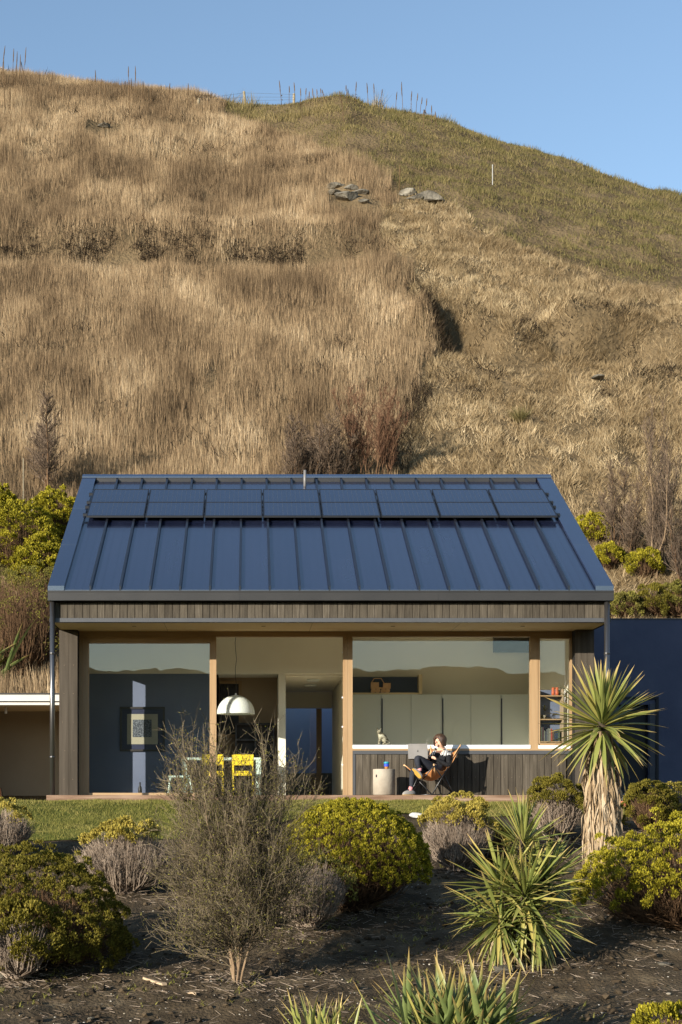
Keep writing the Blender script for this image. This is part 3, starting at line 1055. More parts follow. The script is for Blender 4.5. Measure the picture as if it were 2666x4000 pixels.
# returns of the eave box and gables
for xa, xb in ((XL + .012, XL + .05), (XR - .05, XR - .012)):
    box('eave_return', 'board', house, xa, xb, YB + .125, YP, 2.9, 3.37)
for name, x in (('gable_wall', XL + .06), ('gable_wall', XR - .16)):
    pts = [(YP + .1, -.2), (2 * YRG - YP, -.2), (2 * YRG - YP, rz(YP) - .2), (YRG, ZRG - .2), (YP + .1, rz(YP) - .2)]
    m = MB()
    m.add([(x, y, z) for y, z in pts] + [(x + .1, y, z) for y, z in pts], [(0, 1, 2, 3, 4), (9, 8, 7, 6, 5)] + [(i, i + 5, (i + 1) % 5 + 5, (i + 1) % 5) for i in range(5)])
    if name == 'gable_wall' and x < 0:
        # side wall is pierced by a tall narrow window: build it from pieces instead
        m = MB()
        m.box(x, x + .1, YP + .1, 28.12, -.2, 3.6)
        m.box(x, x + .1, 28.5, 2 * YRG - YP, -.2, 3.6)
        m.box(x, x + .1, 28.12, 28.5, 2.6, 3.6)
        m.box(x, x + .1, 28.12, 28.5, -.2, .1)
        m.add([(x, 26.2, 3.6), (x, 34.4, 3.6), (x, YRG, ZRG - .2), (x + .1, 26.2, 3.6), (x + .1, 34.4, 3.6), (x + .1, YRG, ZRG - .2)], [(0, 1, 2), (5, 4, 3), (0, 3, 4, 1), (1, 4, 5, 2), (2, 5, 3, 0)])
    m.build('gable_wall', 'board', house)
box('back_wall', 'board', house, XL + .16, .68, 34.1, 34.2, -.2, 3.8)
box('back_wall', 'board', house, 1.88, XR - .16, 34.1, 34.2, -.2, 3.8)
box('back_wall', 'board', house, .68, 1.88, 34.1, 34.2, 2.42, 3.8)

# front end panels: wide rough-sawn boards with nail rows
for x0, x1, npn in ((XL + .02, -3.02, 2), (5.70, XR - .02, 3)):
    pan = box('end_panel', 'dark_gap', house, x0, x1, YP + .02, YW + .1, -.02, SOF - .003)
    w = (x1 - x0) / npn
    for k in range(npn):
        b_ = box('panel_board', 'panel_board', pan, x0 + k * w + .001, x0 + (k + 1) * w - .001, YP, YP + .02, .0, SOF - .004)
        for zz in np.arange(.28, 2.6, .5):
            o = link('nail', nme, pan, (x0 + (k + .5) * w + rng.uniform(-.02, .02), YP - .001, zz))

# downpipes
for px in (206, 2371):
    x = (px - PX) / F * 25.1
    m = MB().tube([(x, 25.09, 3.24), (x, 25.09, -.19)], .044, 14)
    dp = m.build('downpipe', 'pipe_steel', house, smooth=True)
    for zz in (.62, 2.35):
        MB().tube([(x, 25.09, zz), (x, 25.09, zz + .03)], .052, 14).build('bracket', 'pipe_steel', dp, smooth=True)

# glazing wall ----------------------------------------------------
zt_l = CZ + (PY - 2512) / F * YW
X = lambda px: (px - PX) / F * YW
Z = lambda py: CZ + (PY - py) / F * YW
xa, xb, xc, xd, xe, xf, xg, xh, xi, xj = X(300), X(347), X(820), X(846), X(1341), X(1378), X(2072), X(2110), X(2228), X(2253)
# head beam across all openings
box('head_frame', 'cedar_rail', house, xa, xj, YW - .005, YW + .12, Z(2487), SOF - .002)
w1 = box('window_frame', 'cedar', house, xa, xb, YW, YW + .11, .0, Z(2487) - .001)
box('head_rail', 'cedar_rail', w1, xb, xc, YW, YW + .11, Z(2512), Z(2487) - .001)
box('sill', 'cedar_rail', w1, xb + .001, xc - .001, YW - .03, YW + .11, .0, Z(3097))
box('mullion', 'cedar', w1, xc, xd, YW - .02, YW + .11, .0, Z(2487) - .001)
box('jamb', 'cedar', w1, xa + .02, xa + .10, YW - .02, YW - .001, .0, Z(2487))
box('pane', 'glass', w1, xb - .01, xc + .01, YW + .05, YW + .058, Z(3097) - .01, Z(2512) + .01)
# sliding panel pushed behind the fixed pane
# middle post and kitchen window
w2 = box('window_frame', 'cedar', house, (xe + xf) / 2 + .002, xf, YW - .01, YW + .11, .0, Z(2487) - .001)
box('mullion', 'cedar', w2, xe, (xe + xf) / 2 - .002, YW - .012, YW + .11, .0, Z(2487) - .001)
for zz in (2.52, 1.72, 1.2, .53):
    box('latch', 'white_alu', w2, xe - .02, xe, YW + .03, YW + .06, zz, zz + .025)
box('mullion', 'cedar', w2, xg, X(2102), YW - .015, YW + .11, Z(2932), Z(2487) - .001)
box('sash', 'cedar', w2, X(2102) + .002, xh, YW - .005, YW + .09, Z(2905), Z(2487) - .001)
box('sash', 'cedar_rail', w2, xh + .001, xi - .001, YW - .005, YW + .09, Z(2494), Z(2487) - .001)
box('sash', 'cedar_rail', w2, xh + .001, xi - .001, YW - .005, YW + .09, Z(2912), Z(2903))
box('jamb', 'cedar', w2, xi, xj, YW - .012, YW + .11, Z(2932), Z(2487) - .001)
box('jamb', 'dark_gap', w2, xj + .001, 5.70, YW - .01, YW + .1, .0, SOF - .003)
box('pane', 'glass', w2, xf - .01, xg + .01, YW + .05, YW + .058, Z(2912), Z(2486))
box('pane', 'glass', w2, xh - .01, xi + .01, YW + .045, YW + .053, Z(2905), Z(2492))
box('sill', 'white_alu', w2, xf + .001, xg - .001, YW - .03, YW + .6, Z(2924), Z(2910))
box('sill', 'white_alu', w2, X(2102) + .003, xi - .001, YW - .03, YW + .3, Z(2924), Z(2912) - .001)
box('sill_board', 'cedar_rail', w2, xf + .001, xj + .002, YW - .035, YW + .12, Z(2932), Z(2924) - .001)
box('sill_flashing', 'flashing', w2, xf + .001, 5.70, YW - .03, YW + .1, Z(2946), Z(2932) - .001)
# boarded apron below the kitchen window
ap = box('apron_wall', 'dark_gap', house, xf + .001, 5.70, YW + .02, YW + .12, .0, Z(2946) - .001)
abm = MB().box(0, .121, YW - .01, YW + .0195, .004, Z(2946) - .003).mesh('wall_board', 'board', bevel=.003)
x0 = xf + .06
box('corner_flashing', 'flashing', ap, xf + .003, xf + .05, YW - .018, YW + .018, .004, Z(2946) - .003)
k = 0
while x0 + .121 < 5.71:
    o = link('wall_board', abm, ap, (x0, 0, 0))
    o.location = Vector((x0, rng.uniform(-.003, .003), 0)) - WL[ap]
    for zz in (.07 + .25, .66):
        link('nail', nme, ap, (x0 + .06, YW - .0135, zz))
    x0 += .1285
    k += 1

# interior shell
box('interior_floor', 'floor_oak', house, XL + .18, XR - .18, YW + .12, 34.08, -.06, -.004)
box('interior_ceiling', 'plaster_cream', house, XL + .18, XR - .18, YW + .13, 34.0, 3.36, 3.42)
box('head_lining', 'plaster_cream', house, XL + .18, XR - .18, YW + .13, YW + .2, SOF + .03, 3.35)
ZB = 2.38
box('interior_wall', 'plaster_cream', house, XL + .2, 1.98, 29.4, 29.6, ZB, 3.355)                     # bulkhead
box('interior_wall', 'plaster_grey', house, XL + .2, -.66, 29.42, 29.56, -.002, ZB - .002)              # dining back wall
box('interior_wall', 'plaster_grey', house, XL + .165, XL + .2, YW + .2, 28.10, -.002, 3.355)
box('interior_wall', 'plaster_grey', house, XL + .165, XL + .2, 28.52, 29.4, -.002, 3.355)
box('interior_wall', 'plaster_grey', house, XL + .165, XL + .2, 28.10, 28.52, 2.62, 3.355)
box('interior_wall', 'plaster_brown', house, -.64, .56, 31.0, 31.1, -.002, 3.0)                         # recess behind
box('interior_wall', 'plaster_cream', house, .56, .70, 29.42, 34.05, -.002, ZB - .002)                  # pier and hall side
box('interior_wall', 'plaster_cream', house, 1.86, 1.98, 29.42, 34.05, -.002, ZB - .002)
box('interior_wall', 'plaster_cream', house, .70, 1.86, 29.6, 34.0, ZB - .03, ZB + .02)                 # hall ceiling
box('interior_wall', 'plaster_cream', house, -.64, .56, 29.6, 31.0, ZB + .05, ZB + .1)
kw = box('interior_wall', 'plaster_cream', house, 1.99, XR - .2, 31.06, 31.16, -.002, 3.355)
box('interior_wall', 'plaster_cream', house, XR - .2, XR - .165, YW + .2, 31.0, -.002, 3.355)
# hall end: glazed door to the added courtyard and its timber leaf
ed = box('hall_door_frame', 'cedar', house, 1.50, 1.62, 33.9, 34.0, .0, 1.96)
box('hall_door_head', 'plaster_cream', house, .71, 1.85, 33.88, 34.02, 1.97, ZB - .04)
box('pane', 'glass', ed, .72, 1.49, 33.94, 33.95, .0, 1.95)
box('added_court_wall', 'court_blue_lit', house, -1.6, 4.2, 37.3, 37.5, -.6, 3.0)  # added wall, gives the hall door its bright blue
for yy in (30.4, 31.8):
    MB().lathe([(0, 0), (.12, 0), (.13, .02), (.13, .04), (0, .04)], (1.28, yy, ZB - .072), 16).build('ceiling_light', 'lamp_white', house, smooth=False)
# kitchen back wall: high dark pane, shelf niche
n_ = box('niche', 'navy', house, 1.99, 3.45, 30.95, 31.055, 2.10, 2.44)
box('niche_shelf', 'soffit_ply', n_, 1.99, 3.52, 30.7, 31.055, 2.07, 2.098)
box('niche_cheek', 'soffit_ply', n_, 3.452, 3.52, 30.7, 31.055, 2.10, 2.47)
box('high_window', 'dark_pane', house, 5.02, XR - .21, 31.03, 31.058, 2.95, 3.34)

# deck: long beam along the front, planks behind
deck = thing('deck', 'long low timber deck with a reddish front beam under the eaves', 'deck', (1.3, 25.8, -.1))
box('fascia_beam', 'deck_wood', deck, XL - .02, 2.7, 24.98, 25.03, -.22, .0)
box('fascia_beam', 'deck_wood', deck, 2.702, XR + .05, 24.98, 25.03, -.26, .0)
pl = MB().box(XL, XR, 0, .136, -.03, -.003).mesh('deck_plank', 'deck_wood', bevel=.002)
for k in range(11):
    o = link('deck_plank', pl, deck)
    o.location = Vector((0, 25.032 + k * .142, 0)) - WL[deck]
for x in np.arange(XL + .3, XR, 1.1):
    box('joist', 'deck_wood', deck, x, x + .045, 25.031, 26.6, -.2, -.031)

# ------------------------------------------------------------------ low wing with pale flat roof
wing = thing('flat_roofed_wing', 'low plastered wing with a pale flat roof edge beyond the dark gable house', 'building', (-6, 34, -.66))
b_ = box('roof', 'light_fascia', wing, -9.5, XL + .02, 32.0, 36.0, 2.01, 2.15)
box('roof_capping', 'gutter_steel', b_, -9.52, XL + .02, 31.98, 36.0, 2.151, 2.18)
box('lower_fascia', 'light_fascia', wing, -9.5, XL + .02, 32.05, 32.15, 1.93, 1.985)
box('dark_strip', 'dark_gap', wing, -9.5, XL + .02, 32.1, 32.2, 1.986, 2.009)  # dark strip set back between roof edge and lower fascia
box('soffit', 'soffit_ply', wing, -9.5, XL + .05, 32.15, 34.7, 1.94, 1.96)
box('wall', 'plaster_wing', wing, -9.5, XL + .06, 34.7, 34.9, -.8, 2.0)
box('sun_block_wall', 'plaster_wing', wing, -6.6, -6.4, 32.3, 34.7, -.8, 1.94)  # out-of-view wall added to keep the sun off the wing wall
box('paving', 'concrete', wing, -9.5, XL + .05, 31.0, 34.7, -.75, -.66)
p = W(24, 2790, 33.0)
MB().tube([(p.x, 33, 1.94), (p.x, 33, 1.80)], .028, 12).build('soffit_light', 'white_alu', wing, smooth=True)

# ------------------------------------------------------------------ blue plaster wall with door
bw = thing('blue_plaster_building', 'dark blue plastered flat-topped building with a black doorway in shade', 'building', (7.2, 33, -.2))
Xb = lambda px: (px - PX) / F * 33
Zb = lambda py: CZ + (PY - py) / F * 33
x0d, x1d, ztd = Xb(2418), Xb(2534), Zb(2752)
box('wall', 'plaster_blue', bw, XR - .1, x0d, 33.0, 33.3, -.3, Zb(2420))
box('wall', 'plaster_blue', bw, x0d, x1d, 33.0, 33.3, ztd, Zb(2420))
box('wall', 'plaster_blue', bw, x1d, 16.0, 33.0, 33.3, -.3, Zb(2420))
box('capping', 'flashing', bw, XR - .1, 16.02, 32.985, 33.32, Zb(2420) + .001, Zb(2420) + .025)
d_ = box('door', 'door_dark', bw, x0d + .02, x1d - .02, 33.15, 33.2, -.2, ztd - .002)
box('handle', 'steel_dark', d_, x1d - .12, x1d - .1, 33.1, 33.149, .85, 1.0)
box('door_reveal', 'door_dark', bw, x0d - .5, x1d + .5, 33.31, 33.36, -.3, ztd + .4)
box('door_frame', 'steel_dark', bw, x1d + .02, Xb(2560), 32.975, 32.999, -.2, ztd + .02)
box('door_frame', 'door_dark', bw, Xb(2562), Xb(2572), 32.95, 32.999, -.2, ztd + .12)
box('door_frame', 'door_dark', bw, x0d - .1, Xb(2572), 32.95, 32.999, ztd + .122, ztd + .17)
box('building_side', 'plaster_blue', bw, 15.8, 16.0, 33.3, 36.5, -.3, Zb(2420) - .01)
# ------------------------------------------------------------------ things in the rooms
# kitchen cabinets
cab = thing('kitchen_cabinet', 'tall grey-green kitchen cabinets with flat doors along the kitchen wall', 'cabinet', (4, 30.8, 0))
box('carcass', 'cabinet', cab, 1.995, 5.82, 30.72, 31.05, .0, 2.065)
xs_ = [1.995] + [(px - PX) / F * 30.7 for px in (1490, 1607, 1727, 1840, 1957, 2072)] + [5.82]
for k in range(len(xs_) - 1):
    if xs_[k + 1] - xs_[k] < .05:
        continue
    d_ = box('door', 'cabinet', cab, xs_[k] + .004, xs_[k + 1] - .004, 30.7, 30.719, .1, 2.063, bevel=.002)
    if k % 2 == 1:
        box('handle', 'navy', d_, xs_[k] + .006, xs_[k] + .03, 30.685, 30.699, .6, 1.98)
# wooden toy truck in the niche
q = W(1488, 2707, 30.8)
tt = thing('toy_truck', 'small wooden toy truck on the dark shelf niche above the cabinets', 'toy', (q.x, 30.8, 2.098))
x0, z0 = q.x, 2.098
m = MB()
m.box(x0 - .20, x0 + .20, 30.74, 30.86, z0 + .085, z0 + .115)
m.box(x0 - .20, x0 - .04, 30.745, 30.855, z0 + .116, z0 + .215)
m.build('body', 'toy_wood', tt)
m = MB()
for a, b in (((-.19, .215), (-.13, .30)), ((-.13, .30), (.01, .30)), ((.01, .30), (.12, .116))):
    m.tube([(x0 + a[0], 30.80, z0 + a[1]), (x0 + b[0], 30.80, z0 + b[1])], .009, 6)
m.build('cab_frame', 'toy_wood', tt)
m = MB()
m.box(x0 + .05, x0 + .20, 30.745, 30.752, z0 + .116, z0 + .20)
m.box(x0 + .05, x0 + .20, 30.848, 30.855, z0 + .116, z0 + .20)
m.box(x0 + .193, x0 + .20, 30.753, 30.847, z0 + .116, z0 + .20)
m.build('tray', 'toy_wood', tt)
for dx in (-.15, -.06, .05, .14):
    for yy in (30.722, 30.865):
        MB().tube([(x0 + dx, yy, z0 + .045), (x0 + dx, yy + .018, z0 + .045)], .045, 14).build('wheel', 'toy_wood', tt)

# bookshelf beside the narrow kitchen sash
bs = thing('bookshelf', 'dark timber bookshelf behind the narrow kitchen sash', 'bookshelf', (5.53, 27.75, 0))
SX0, SX1, SY = 5.33, 5.74, 27.62
box('side', 'plaster_brown', bs, SX0 - .02, SX0, SY, SY + .26, 0, 1.95)
box('side', 'plaster_brown', bs, SX1, SX1 + .02, SY, SY + .26, 0, 1.95)
box('back', 'plaster_grey', bs, SX0, SX1, SY + .24, SY + .26, 0, 1.95)
shz = [CZ + (PY - p) / F * SY for p in (2896, 2808, 2716)]
for zz in shz + [.5, .05]:
    box('shelf', 'cedar_rail', bs, SX0 + .001, SX1 - .001, SY + .005, SY + .239, zz - .02, zz)
x0 = SX0 + .015
k = 0
cols = ['dark red', 'blue', 'grey', 'green', 'orange']
while x0 < SX1 - .06:
    w = float(rng.uniform(.018, .04))
    h = float(rng.uniform(.19, .27))
    o = box('book', 'book', None, x0, x0 + w, SY + .03, SY + .2, shz[0] + .0005, shz[0] + h)
    tag(o, 'upright book on the lowest lit shelf behind the narrow sash', 'book', 'books on the shelf')
    x0 += w + .002
    k += 1
for px in (2166, 2181):
    x = (px - PX) / F * SY
    o = MB().lathe([(0, 0), (.03, 0), (.032, .05), (.026, .13), (.03, .15), (0, .15)], (x, SY + .1, shz[2] + .0005), 14).build('candle_pot', 'orange_pot', None, smooth=True)
    tag(o, 'small orange pottery tumbler on top shelf behind narrow sash', 'tumbler', 'orange tumblers')
# trailing plant
pt = thing('trailing_plant', 'trailing green pot plant on the shelf behind the narrow sash', 'plant', (5.42, 27.74, shz[1]))
MB().lathe([(0, 0), (.035, 0), (.05, .08), (.045, .08), (.03, .07), (0, .07)], (5.42, 27.74, shz[1] + .0005), 12).build('pot', 'concrete', pt, smooth=True)
lm = MB()
for k in range(40):
    a, e, l = rng.uniform(0, 6.28), rng.uniform(-1.0, 1.2), rng.uniform(.06, .16)
    c = Vector((5.42 + .5 * l * math.cos(a), 27.70 + .4 * l * math.sin(a) - .04, shz[1] + .11 + l * math.sin(e)))
    d = Vector((math.cos(a), math.sin(a), math.sin(e) * .6)).normalized() * .035
    s_ = d.cross(Vector((0, 0, 1))).normalized() * .016
    lm.add([c - d, c + s_, c + d, c - s_], [(0, 1, 2, 3)])
lm.build('foliage', 'sprig_green', pt)

# pendant lamp
c = W(922, 2787, 28.4)
pl_ = thing('pendant_lamp', 'white half-dome pendant lamp hanging over the dining table', 'lamp', (c.x, c.y, c.z))
prof = [(.357 * math.sin(t), .345 * math.cos(t)) for t in np.linspace(.02, math.pi / 2, 14)]
prof = prof + [(.357, -.012), (.350, -.012)] + [(.348 * math.sin(t), .336 * math.cos(t)) for t in np.linspace(math.pi / 2, .02, 12)]
sh_ = MB().lathe(prof, c, 40).build('lamp_shade', 'lamp_white', pl_, smooth=True)
MB().lathe([(0, .34), (.018, .34), (.018, .375), (.008, .385), (0, .385)], c, 10).build('cap', 'white_alu', sh_)
pts = [(c.x + .015 * math.sin(i * 1.9), c.y, c.z + .38 + (3.36 - c.z - .38) * i / 9) for i in range(10)]
MB().tube(pts, .005, 6).build('cord', 'frame_dark', pl_)
MB().ell((c.x, c.y, c.z + .05), (.04, .04, .055)).build('bulb', 'lamp_white', pl_, smooth=True)

# dining table, stool, chairs
q0, q1 = W(712, 2966, 28.4), W(1010, 2966, 28.4)
tb = thing('dining_table', 'pale mint dining table with square corner legs below the pendant lamp', 'table', (q0.x + .7, 28.6, 0))
box('tabletop', 'mint', tb, q0.x, q0.x + 1.5, 28.2, 29.05, .66, .71, bevel=.01)
for xx in (q0.x + .005, q0.x + 1.395):
    for yy in (28.205, 28.955):
        box('leg', 'mint', tb, xx, xx + .1, yy, yy + .09, .0, .659, bevel=.006)
sx, sy = W(708, 3040, 28.15).x, 27.95
st = thing('stool', 'mint wooden stool with splayed legs beside the dining table', 'stool', (sx, sy, 0))
box('seat', 'mint', st, sx - .22, sx + .22, sy - .16, sy + .16, .33, .365, bevel=.008)
for sa in (-1, 1):
    for sb in (-1, 1):
        MB().tube([(sx + sa * .18, sy + sb * .12, .329), (sx + sa * .225, sy + sb * .16, .0)], .021, 6).build('leg', 'mint', st)
    MB().tube([(sx + sa * .19, sy - .12, .25), (sx + sa * .19, sy + .12, .25)], .014, 6).build('stretcher', 'mint', st)


def ychair(cx, cy, lab):
    t = thing('dining_chair', lab, 'chair', (cx, cy, 0), 'yellow dining chairs')
    box('seat', 'yellow', t, cx - .2, cx + .2, cy, cy + .4, .42, .45, bevel=.008)
    box('backrest', 'yellow', t, cx - .2, cx + .2, cy - .03, cy - .002, .55, .75, bevel=.008)
    box('back_rail', 'yellow', t, cx - .17, cx + .17, cy - .026, cy - .004, .36, .42, bevel=.004)
    for xx in (-.2, .165):
        MB().hexa([(cx + xx, cy - .06, 0), (cx + xx + .035, cy - .06, 0), (cx + xx, cy - .03, 0), (cx + xx + .035, cy - .03, 0),
                   (cx + xx, cy - .031, .55), (cx + xx + .035, cy - .031, .55), (cx + xx, cy - .003, .55), (cx + xx + .035, cy - .003, .55)]).build('leg', 'yellow', t)
        box('leg', 'yellow', t, cx + xx, cx + xx + .035, cy + .36, cy + .395, 0, .419)


ychair(W(833, 3000, 27.75).x, 27.62, 'yellow dining chair with a plain back beside the mint stool')
ychair(W(950, 3000, 27.75).x, 27.66, 'yellow dining chair with a plain back under the pendant lamp, farther from the stool')

# framed print on the dining wall, framed dark picture, dark bottle
fx0, fx1, fz0, fz1 = -2.54, -1.66, .86, 1.73
fr = thing('framed_print', 'framed print with a dark square motif on the dining room wall', 'picture', (-2.10, 29.4, .86))
fo = MB()
for (a, b, c_, d_) in ((fx0, fx1, fz0, fz0 + .04), (fx0, fx1, fz1 - .04, fz1), (fx0, fx0 + .04, fz0 + .041, fz1 - .041), (fx1 - .04, fx1, fz0 + .041, fz1 - .041)):
    fo.box(a, b, 29.375, 29.418, c_, d_)
fo.build('frame', 'frame_dark', fr)
box('border', 'navy', fr, fx0 + .04, fx1 - .04, 29.4, 29.418, fz0 + .041, fz1 - .041)
box('mount', 'mount_card', fr, fx0 + .14, fx1 - .14, 29.394, 29.3995, fz0 + .14, fz1 - .14)
box('motif', 'print_dark', fr, -2.29, -1.92, 29.388, 29.3935, 1.14, 1.48)
pc = thing('dark_picture', 'dark picture in a thin timber frame on the brown wall of the back room', 'picture', (-.35, 30.98, 1.5))
pa, pb = W(846, 2940, 30.98), W(945, 2636, 30.98)
fo = MB()
for (a, b, c_, d_) in ((-.62, pb.x, 2.30, 2.36), (pb.x - .06, pb.x, 1.2, 2.299), (-.62, pb.x - .061, 1.2, 1.26)):
    fo.box(a, b, 30.95, 30.998, c_, d_)
fo.build('frame', 'cedar', pc)
box('canvas', 'frame_dark', pc, -.62, pb.x - .06, 30.97, 30.998, 1.26, 2.30)
fl = thing('wall_shelf_unit', 'low dark shelf unit against the brown wall of the back room', 'shelf', (.15, 30.8, 0))
box('top', 'frame_dark', fl, -.3, .5, 30.7, 30.99, 1.44, 1.48)
box('back', 'frame_dark', fl, -.3, .5, 30.94, 30.99, .02, 1.439)
for xx in (-.3, .1, .47):
    box('upright', 'steel_dark', fl, xx, xx + .03, 30.7, 30.939, .0, 1.439)
for zz in (.4, .8, 1.12):
    box('shelf', 'steel_dark', fl, -.27, .1, 30.71, 30.938, zz, zz + .03)
    box('shelf', 'steel_dark', fl, .131, .469, 30.71, 30.938, zz, zz + .03)
o = MB().lathe([(0, 0), (.034, 0), (.036, .09), (.03, .14), (.013, .18), (.013, .235), (0, .235)], (W(548, 3095, 27.2).x, 27.2, .0), 14).build('bottle', 'frame_dark', None, smooth=True)
tag(o, 'dark glass bottle standing on the floor inside the large pane', 'bottle')

# ------------------------------------------------------------------ terrace: table, cup, chair
YT = 26.05
c = W(1501, 3112, YT)
st = thing('side_table', 'grey concrete drum side table on the deck', 'side table', (c.x, YT, 0))
prof = [(0, 0), (.175, 0), (.192, .012), (.192, .44), (.186, .452), (0, .452)]
dr = MB().lathe(prof, (c.x, YT, 0), 40).build('drum', 'concrete', st, smooth=False)
for p in dr.data.polygons:
    p.use_smooth = abs(p.normal.z) < .5
ha = R(222)
hx, hy = c.x + .19 * math.cos(ha), YT + .19 * math.sin(ha)
box('hand_slot', 'door_dark', st, hx - .012, hx + .012, hy - .012, hy + .03, .31, .355)
cp = thing('cup', 'reusable coffee cup with teal lid and blue band on the concrete drum', 'cup', (c.x + .045, YT, .452))
cc = (c.x + .045, YT, .4525)
MB().lathe([(0, 0), (.032, 0), (.036, .04), (.0385, .045)], cc, 20).build('body', 'cup_glass', cp, smooth=True)
MB().lathe([(.0385, .042), (.0445, .044), (.046, .082), (.0405, .085), (.0405, .095)], cc, 20).build('band', 'cup_blue', cp, smooth=True)
MB().lathe([(.040, .094), (.049, .095), (.050, .112), (.046, .124), (.030, .128), (0, .128)], cc, 20).build('lid', 'cup_teal', cp, smooth=True)

# butterfly chair -------------------------------------------------
CH = Vector((3.15, 26.0, 0))
CROT = Matrix.Rotation(R(-46), 4, 'Z')
CM = Matrix.Translation(CH) @ CROT


def cw(x, y, z):
    return CM @ Vector((x, y, z))


def sling(u, v):
    """leather sling: u across -1..1, v front -1 .. back 1"""
    cz = {(-1, -1): .54, (0, -1): .37, (1, -1): .54, (-1, 0): .44, (0, 0): .27, (1, 0): .44, (-1, 1): .90, (0, 1): .68, (1, 1): .90}
    cx = {(-1, -1): -.34, (0, -1): 0, (1, -1): .34, (-1, 0): -.27, (0, 0): 0, (1, 0): .27, (-1, 1): -.34, (0, 1): 0, (1, 1): .34}
    cy = {(-1, -1): -.38, (0, -1): -.27, (1, -1): -.38, (-1, 0): .05, (0, 0): .05, (1, 0): .05, (-1, 1): .38, (0, 1): .34, (1, 1): .38}
    Lq = lambda t: {-1: t * (t - 1) / 2, 0: 1 - t * t, 1: t * (t + 1) / 2}
    a, b = Lq(u), Lq(v)
    f = lambda d: sum(d[i, j] * a[i] * b[j] for i in (-1, 0, 1) for j in (-1, 0, 1))
    return f(cx), f(cy), f(cz)


bc = thing('butterfly_chair', 'tan leather butterfly chair on black rods that the seated person uses', 'chair', CH)
m = MB()
NU = 20
idx = {}
for i in range(NU + 1):
    for j in range(NU + 1):
        u, v = -1 + 2 * i / NU, -1 + 2 * j / NU
        # rounded wing tips
        r = max(0, abs(u) + abs(v) - 1.55)
        u2, v2 = u * (1 - .10 * r), v * (1 - .16 * r)
        idx[i, j] = len(m.v)
        m.v.append(tuple(cw(*sling(u2, v2))))
for i in range(NU):
    for j in range(NU):
        m.f.append([idx[i, j], idx[i + 1, j], idx[i + 1, j + 1], idx[i, j + 1]])
        m.mi.append(0)
so = m.build('sling', 'leather', bc, smooth=True)
sm = so.modifiers.new('s', 'SOLIDIFY')
sm.thickness = .006
sm.offset = 0
# pockets at the four wing tips
for sx_ in (-1, 1):
    for sy_ in (-1, 1):
        p0 = Vector(sling(sx_ * .99, sy_ * .97))
        p1 = Vector(sling(sx_ * .86, sy_ * .80))
        p2 = Vector(sling(sx_ * .72, sy_ * .60))
        MB().tube([cw(*p0), cw(*p1), cw(*p2)], [.012, .022, .008], 8).build('wing_pocket', 'leather_edge', bc, smooth=True)
fl_ = {(-1, -1): (-.24, -.30), (1, -1): (.24, -.30), (-1, 1): (-.24, .30), (1, 1): (.24, .30)}
rods = []
for sx_ in (-1, 1):
    for sy_ in (-1, 1):
        tip = Vector(sling(sx_ * .97, sy_ * .95))
        tip.z -= .012
        f1 = fl_[(sx_, -sy_)]
        f2 = fl_[(-sx_, sy_)]
        for f_ in (f1, f2):
            MB().tube([cw(*tip), cw(f_[0], f_[1], .008)], .0105, 7).build('rod', 'black_rod', bc, smooth=True)
for a, b in (((-1, -1), (-1, 1)), ((1, -1), (1, 1)), ((-1, -1), (1, -1)), ((-1, 1), (1, 1))):
    MB().tube([cw(*fl_[a], .008), cw(*fl_[b], .008)], .0105, 7).build('rod', 'black_rod', bc, smooth=True)

# ------------------------------------------------------------------ person
J = {  # joint: (x her left, y back, z up, radius)
    'pelvis': (0, .07, .40, .125), 'waist': (0, .17, .53, .115), 'chest': (0, .25, .655, .125), 'neck0': (0, .27, .765, .058), 'neck1': (0, .245, .835, .05),
    'head0': (0, .215, .875, .066), 'head1': (0, .205, .935, .088), 'head2': (0, .215, 1.0, .082),
    'lsh': (.165, .26, .725, .062), 'lel': (.265, .12, .50, .047), 'lwr': (.08, -.02, .64, .026), 'lha': (.025, -.06, .66, .028),
    'rsh': (-.165, .26, .725, .062), 'rel': (-.255, .10, .52, .047), 'rwr': (-.22, -.05, .645, .026), 'rha': (-.19, -.10, .66, .028),
    'lhip': (.09, .03, .405, .098), 'lthi': (.045, -.20, .53, .085), 'lkn': (.0, -.42, .655, .066), 'lca': (.03, -.43, .54, .055), 'lan': (.055, -.40, .43, .036),
    'rhip': (-.09, .03, .40, .098), 'rthi': (-.08, -.2, .415, .084), 'rkn': (-.055, -.44, .42, .064), 'rca': (-.05, -.48, .28, .053), 'ran': (-.03, -.52, .105, .034),
    'rft': (-.075, -.60, .045, .034),
}
BE = [('pelvis', 'waist'), ('waist', 'chest'), ('chest', 'neck0'), ('neck0', 'neck1'), ('neck1', 'head0'), ('head0', 'head1'), ('head1', 'head2'),
      ('chest', 'lsh'), ('lsh', 'lel'), ('lel', 'lwr'), ('lwr', 'lha'), ('chest', 'rsh'), ('rsh', 'rel'), ('rel', 'rwr'), ('rwr', 'rha'),
      ('pelvis', 'lhip'), ('lhip', 'lthi'), ('lthi', 'lkn'), ('lkn', 'lca'), ('lca', 'lan'),
      ('pelvis', 'rhip'), ('rhip', 'rthi'), ('rthi', 'rkn'), ('rkn', 'rca'), ('rca', 'ran'), ('ran', 'rft')]
jn = list(J)


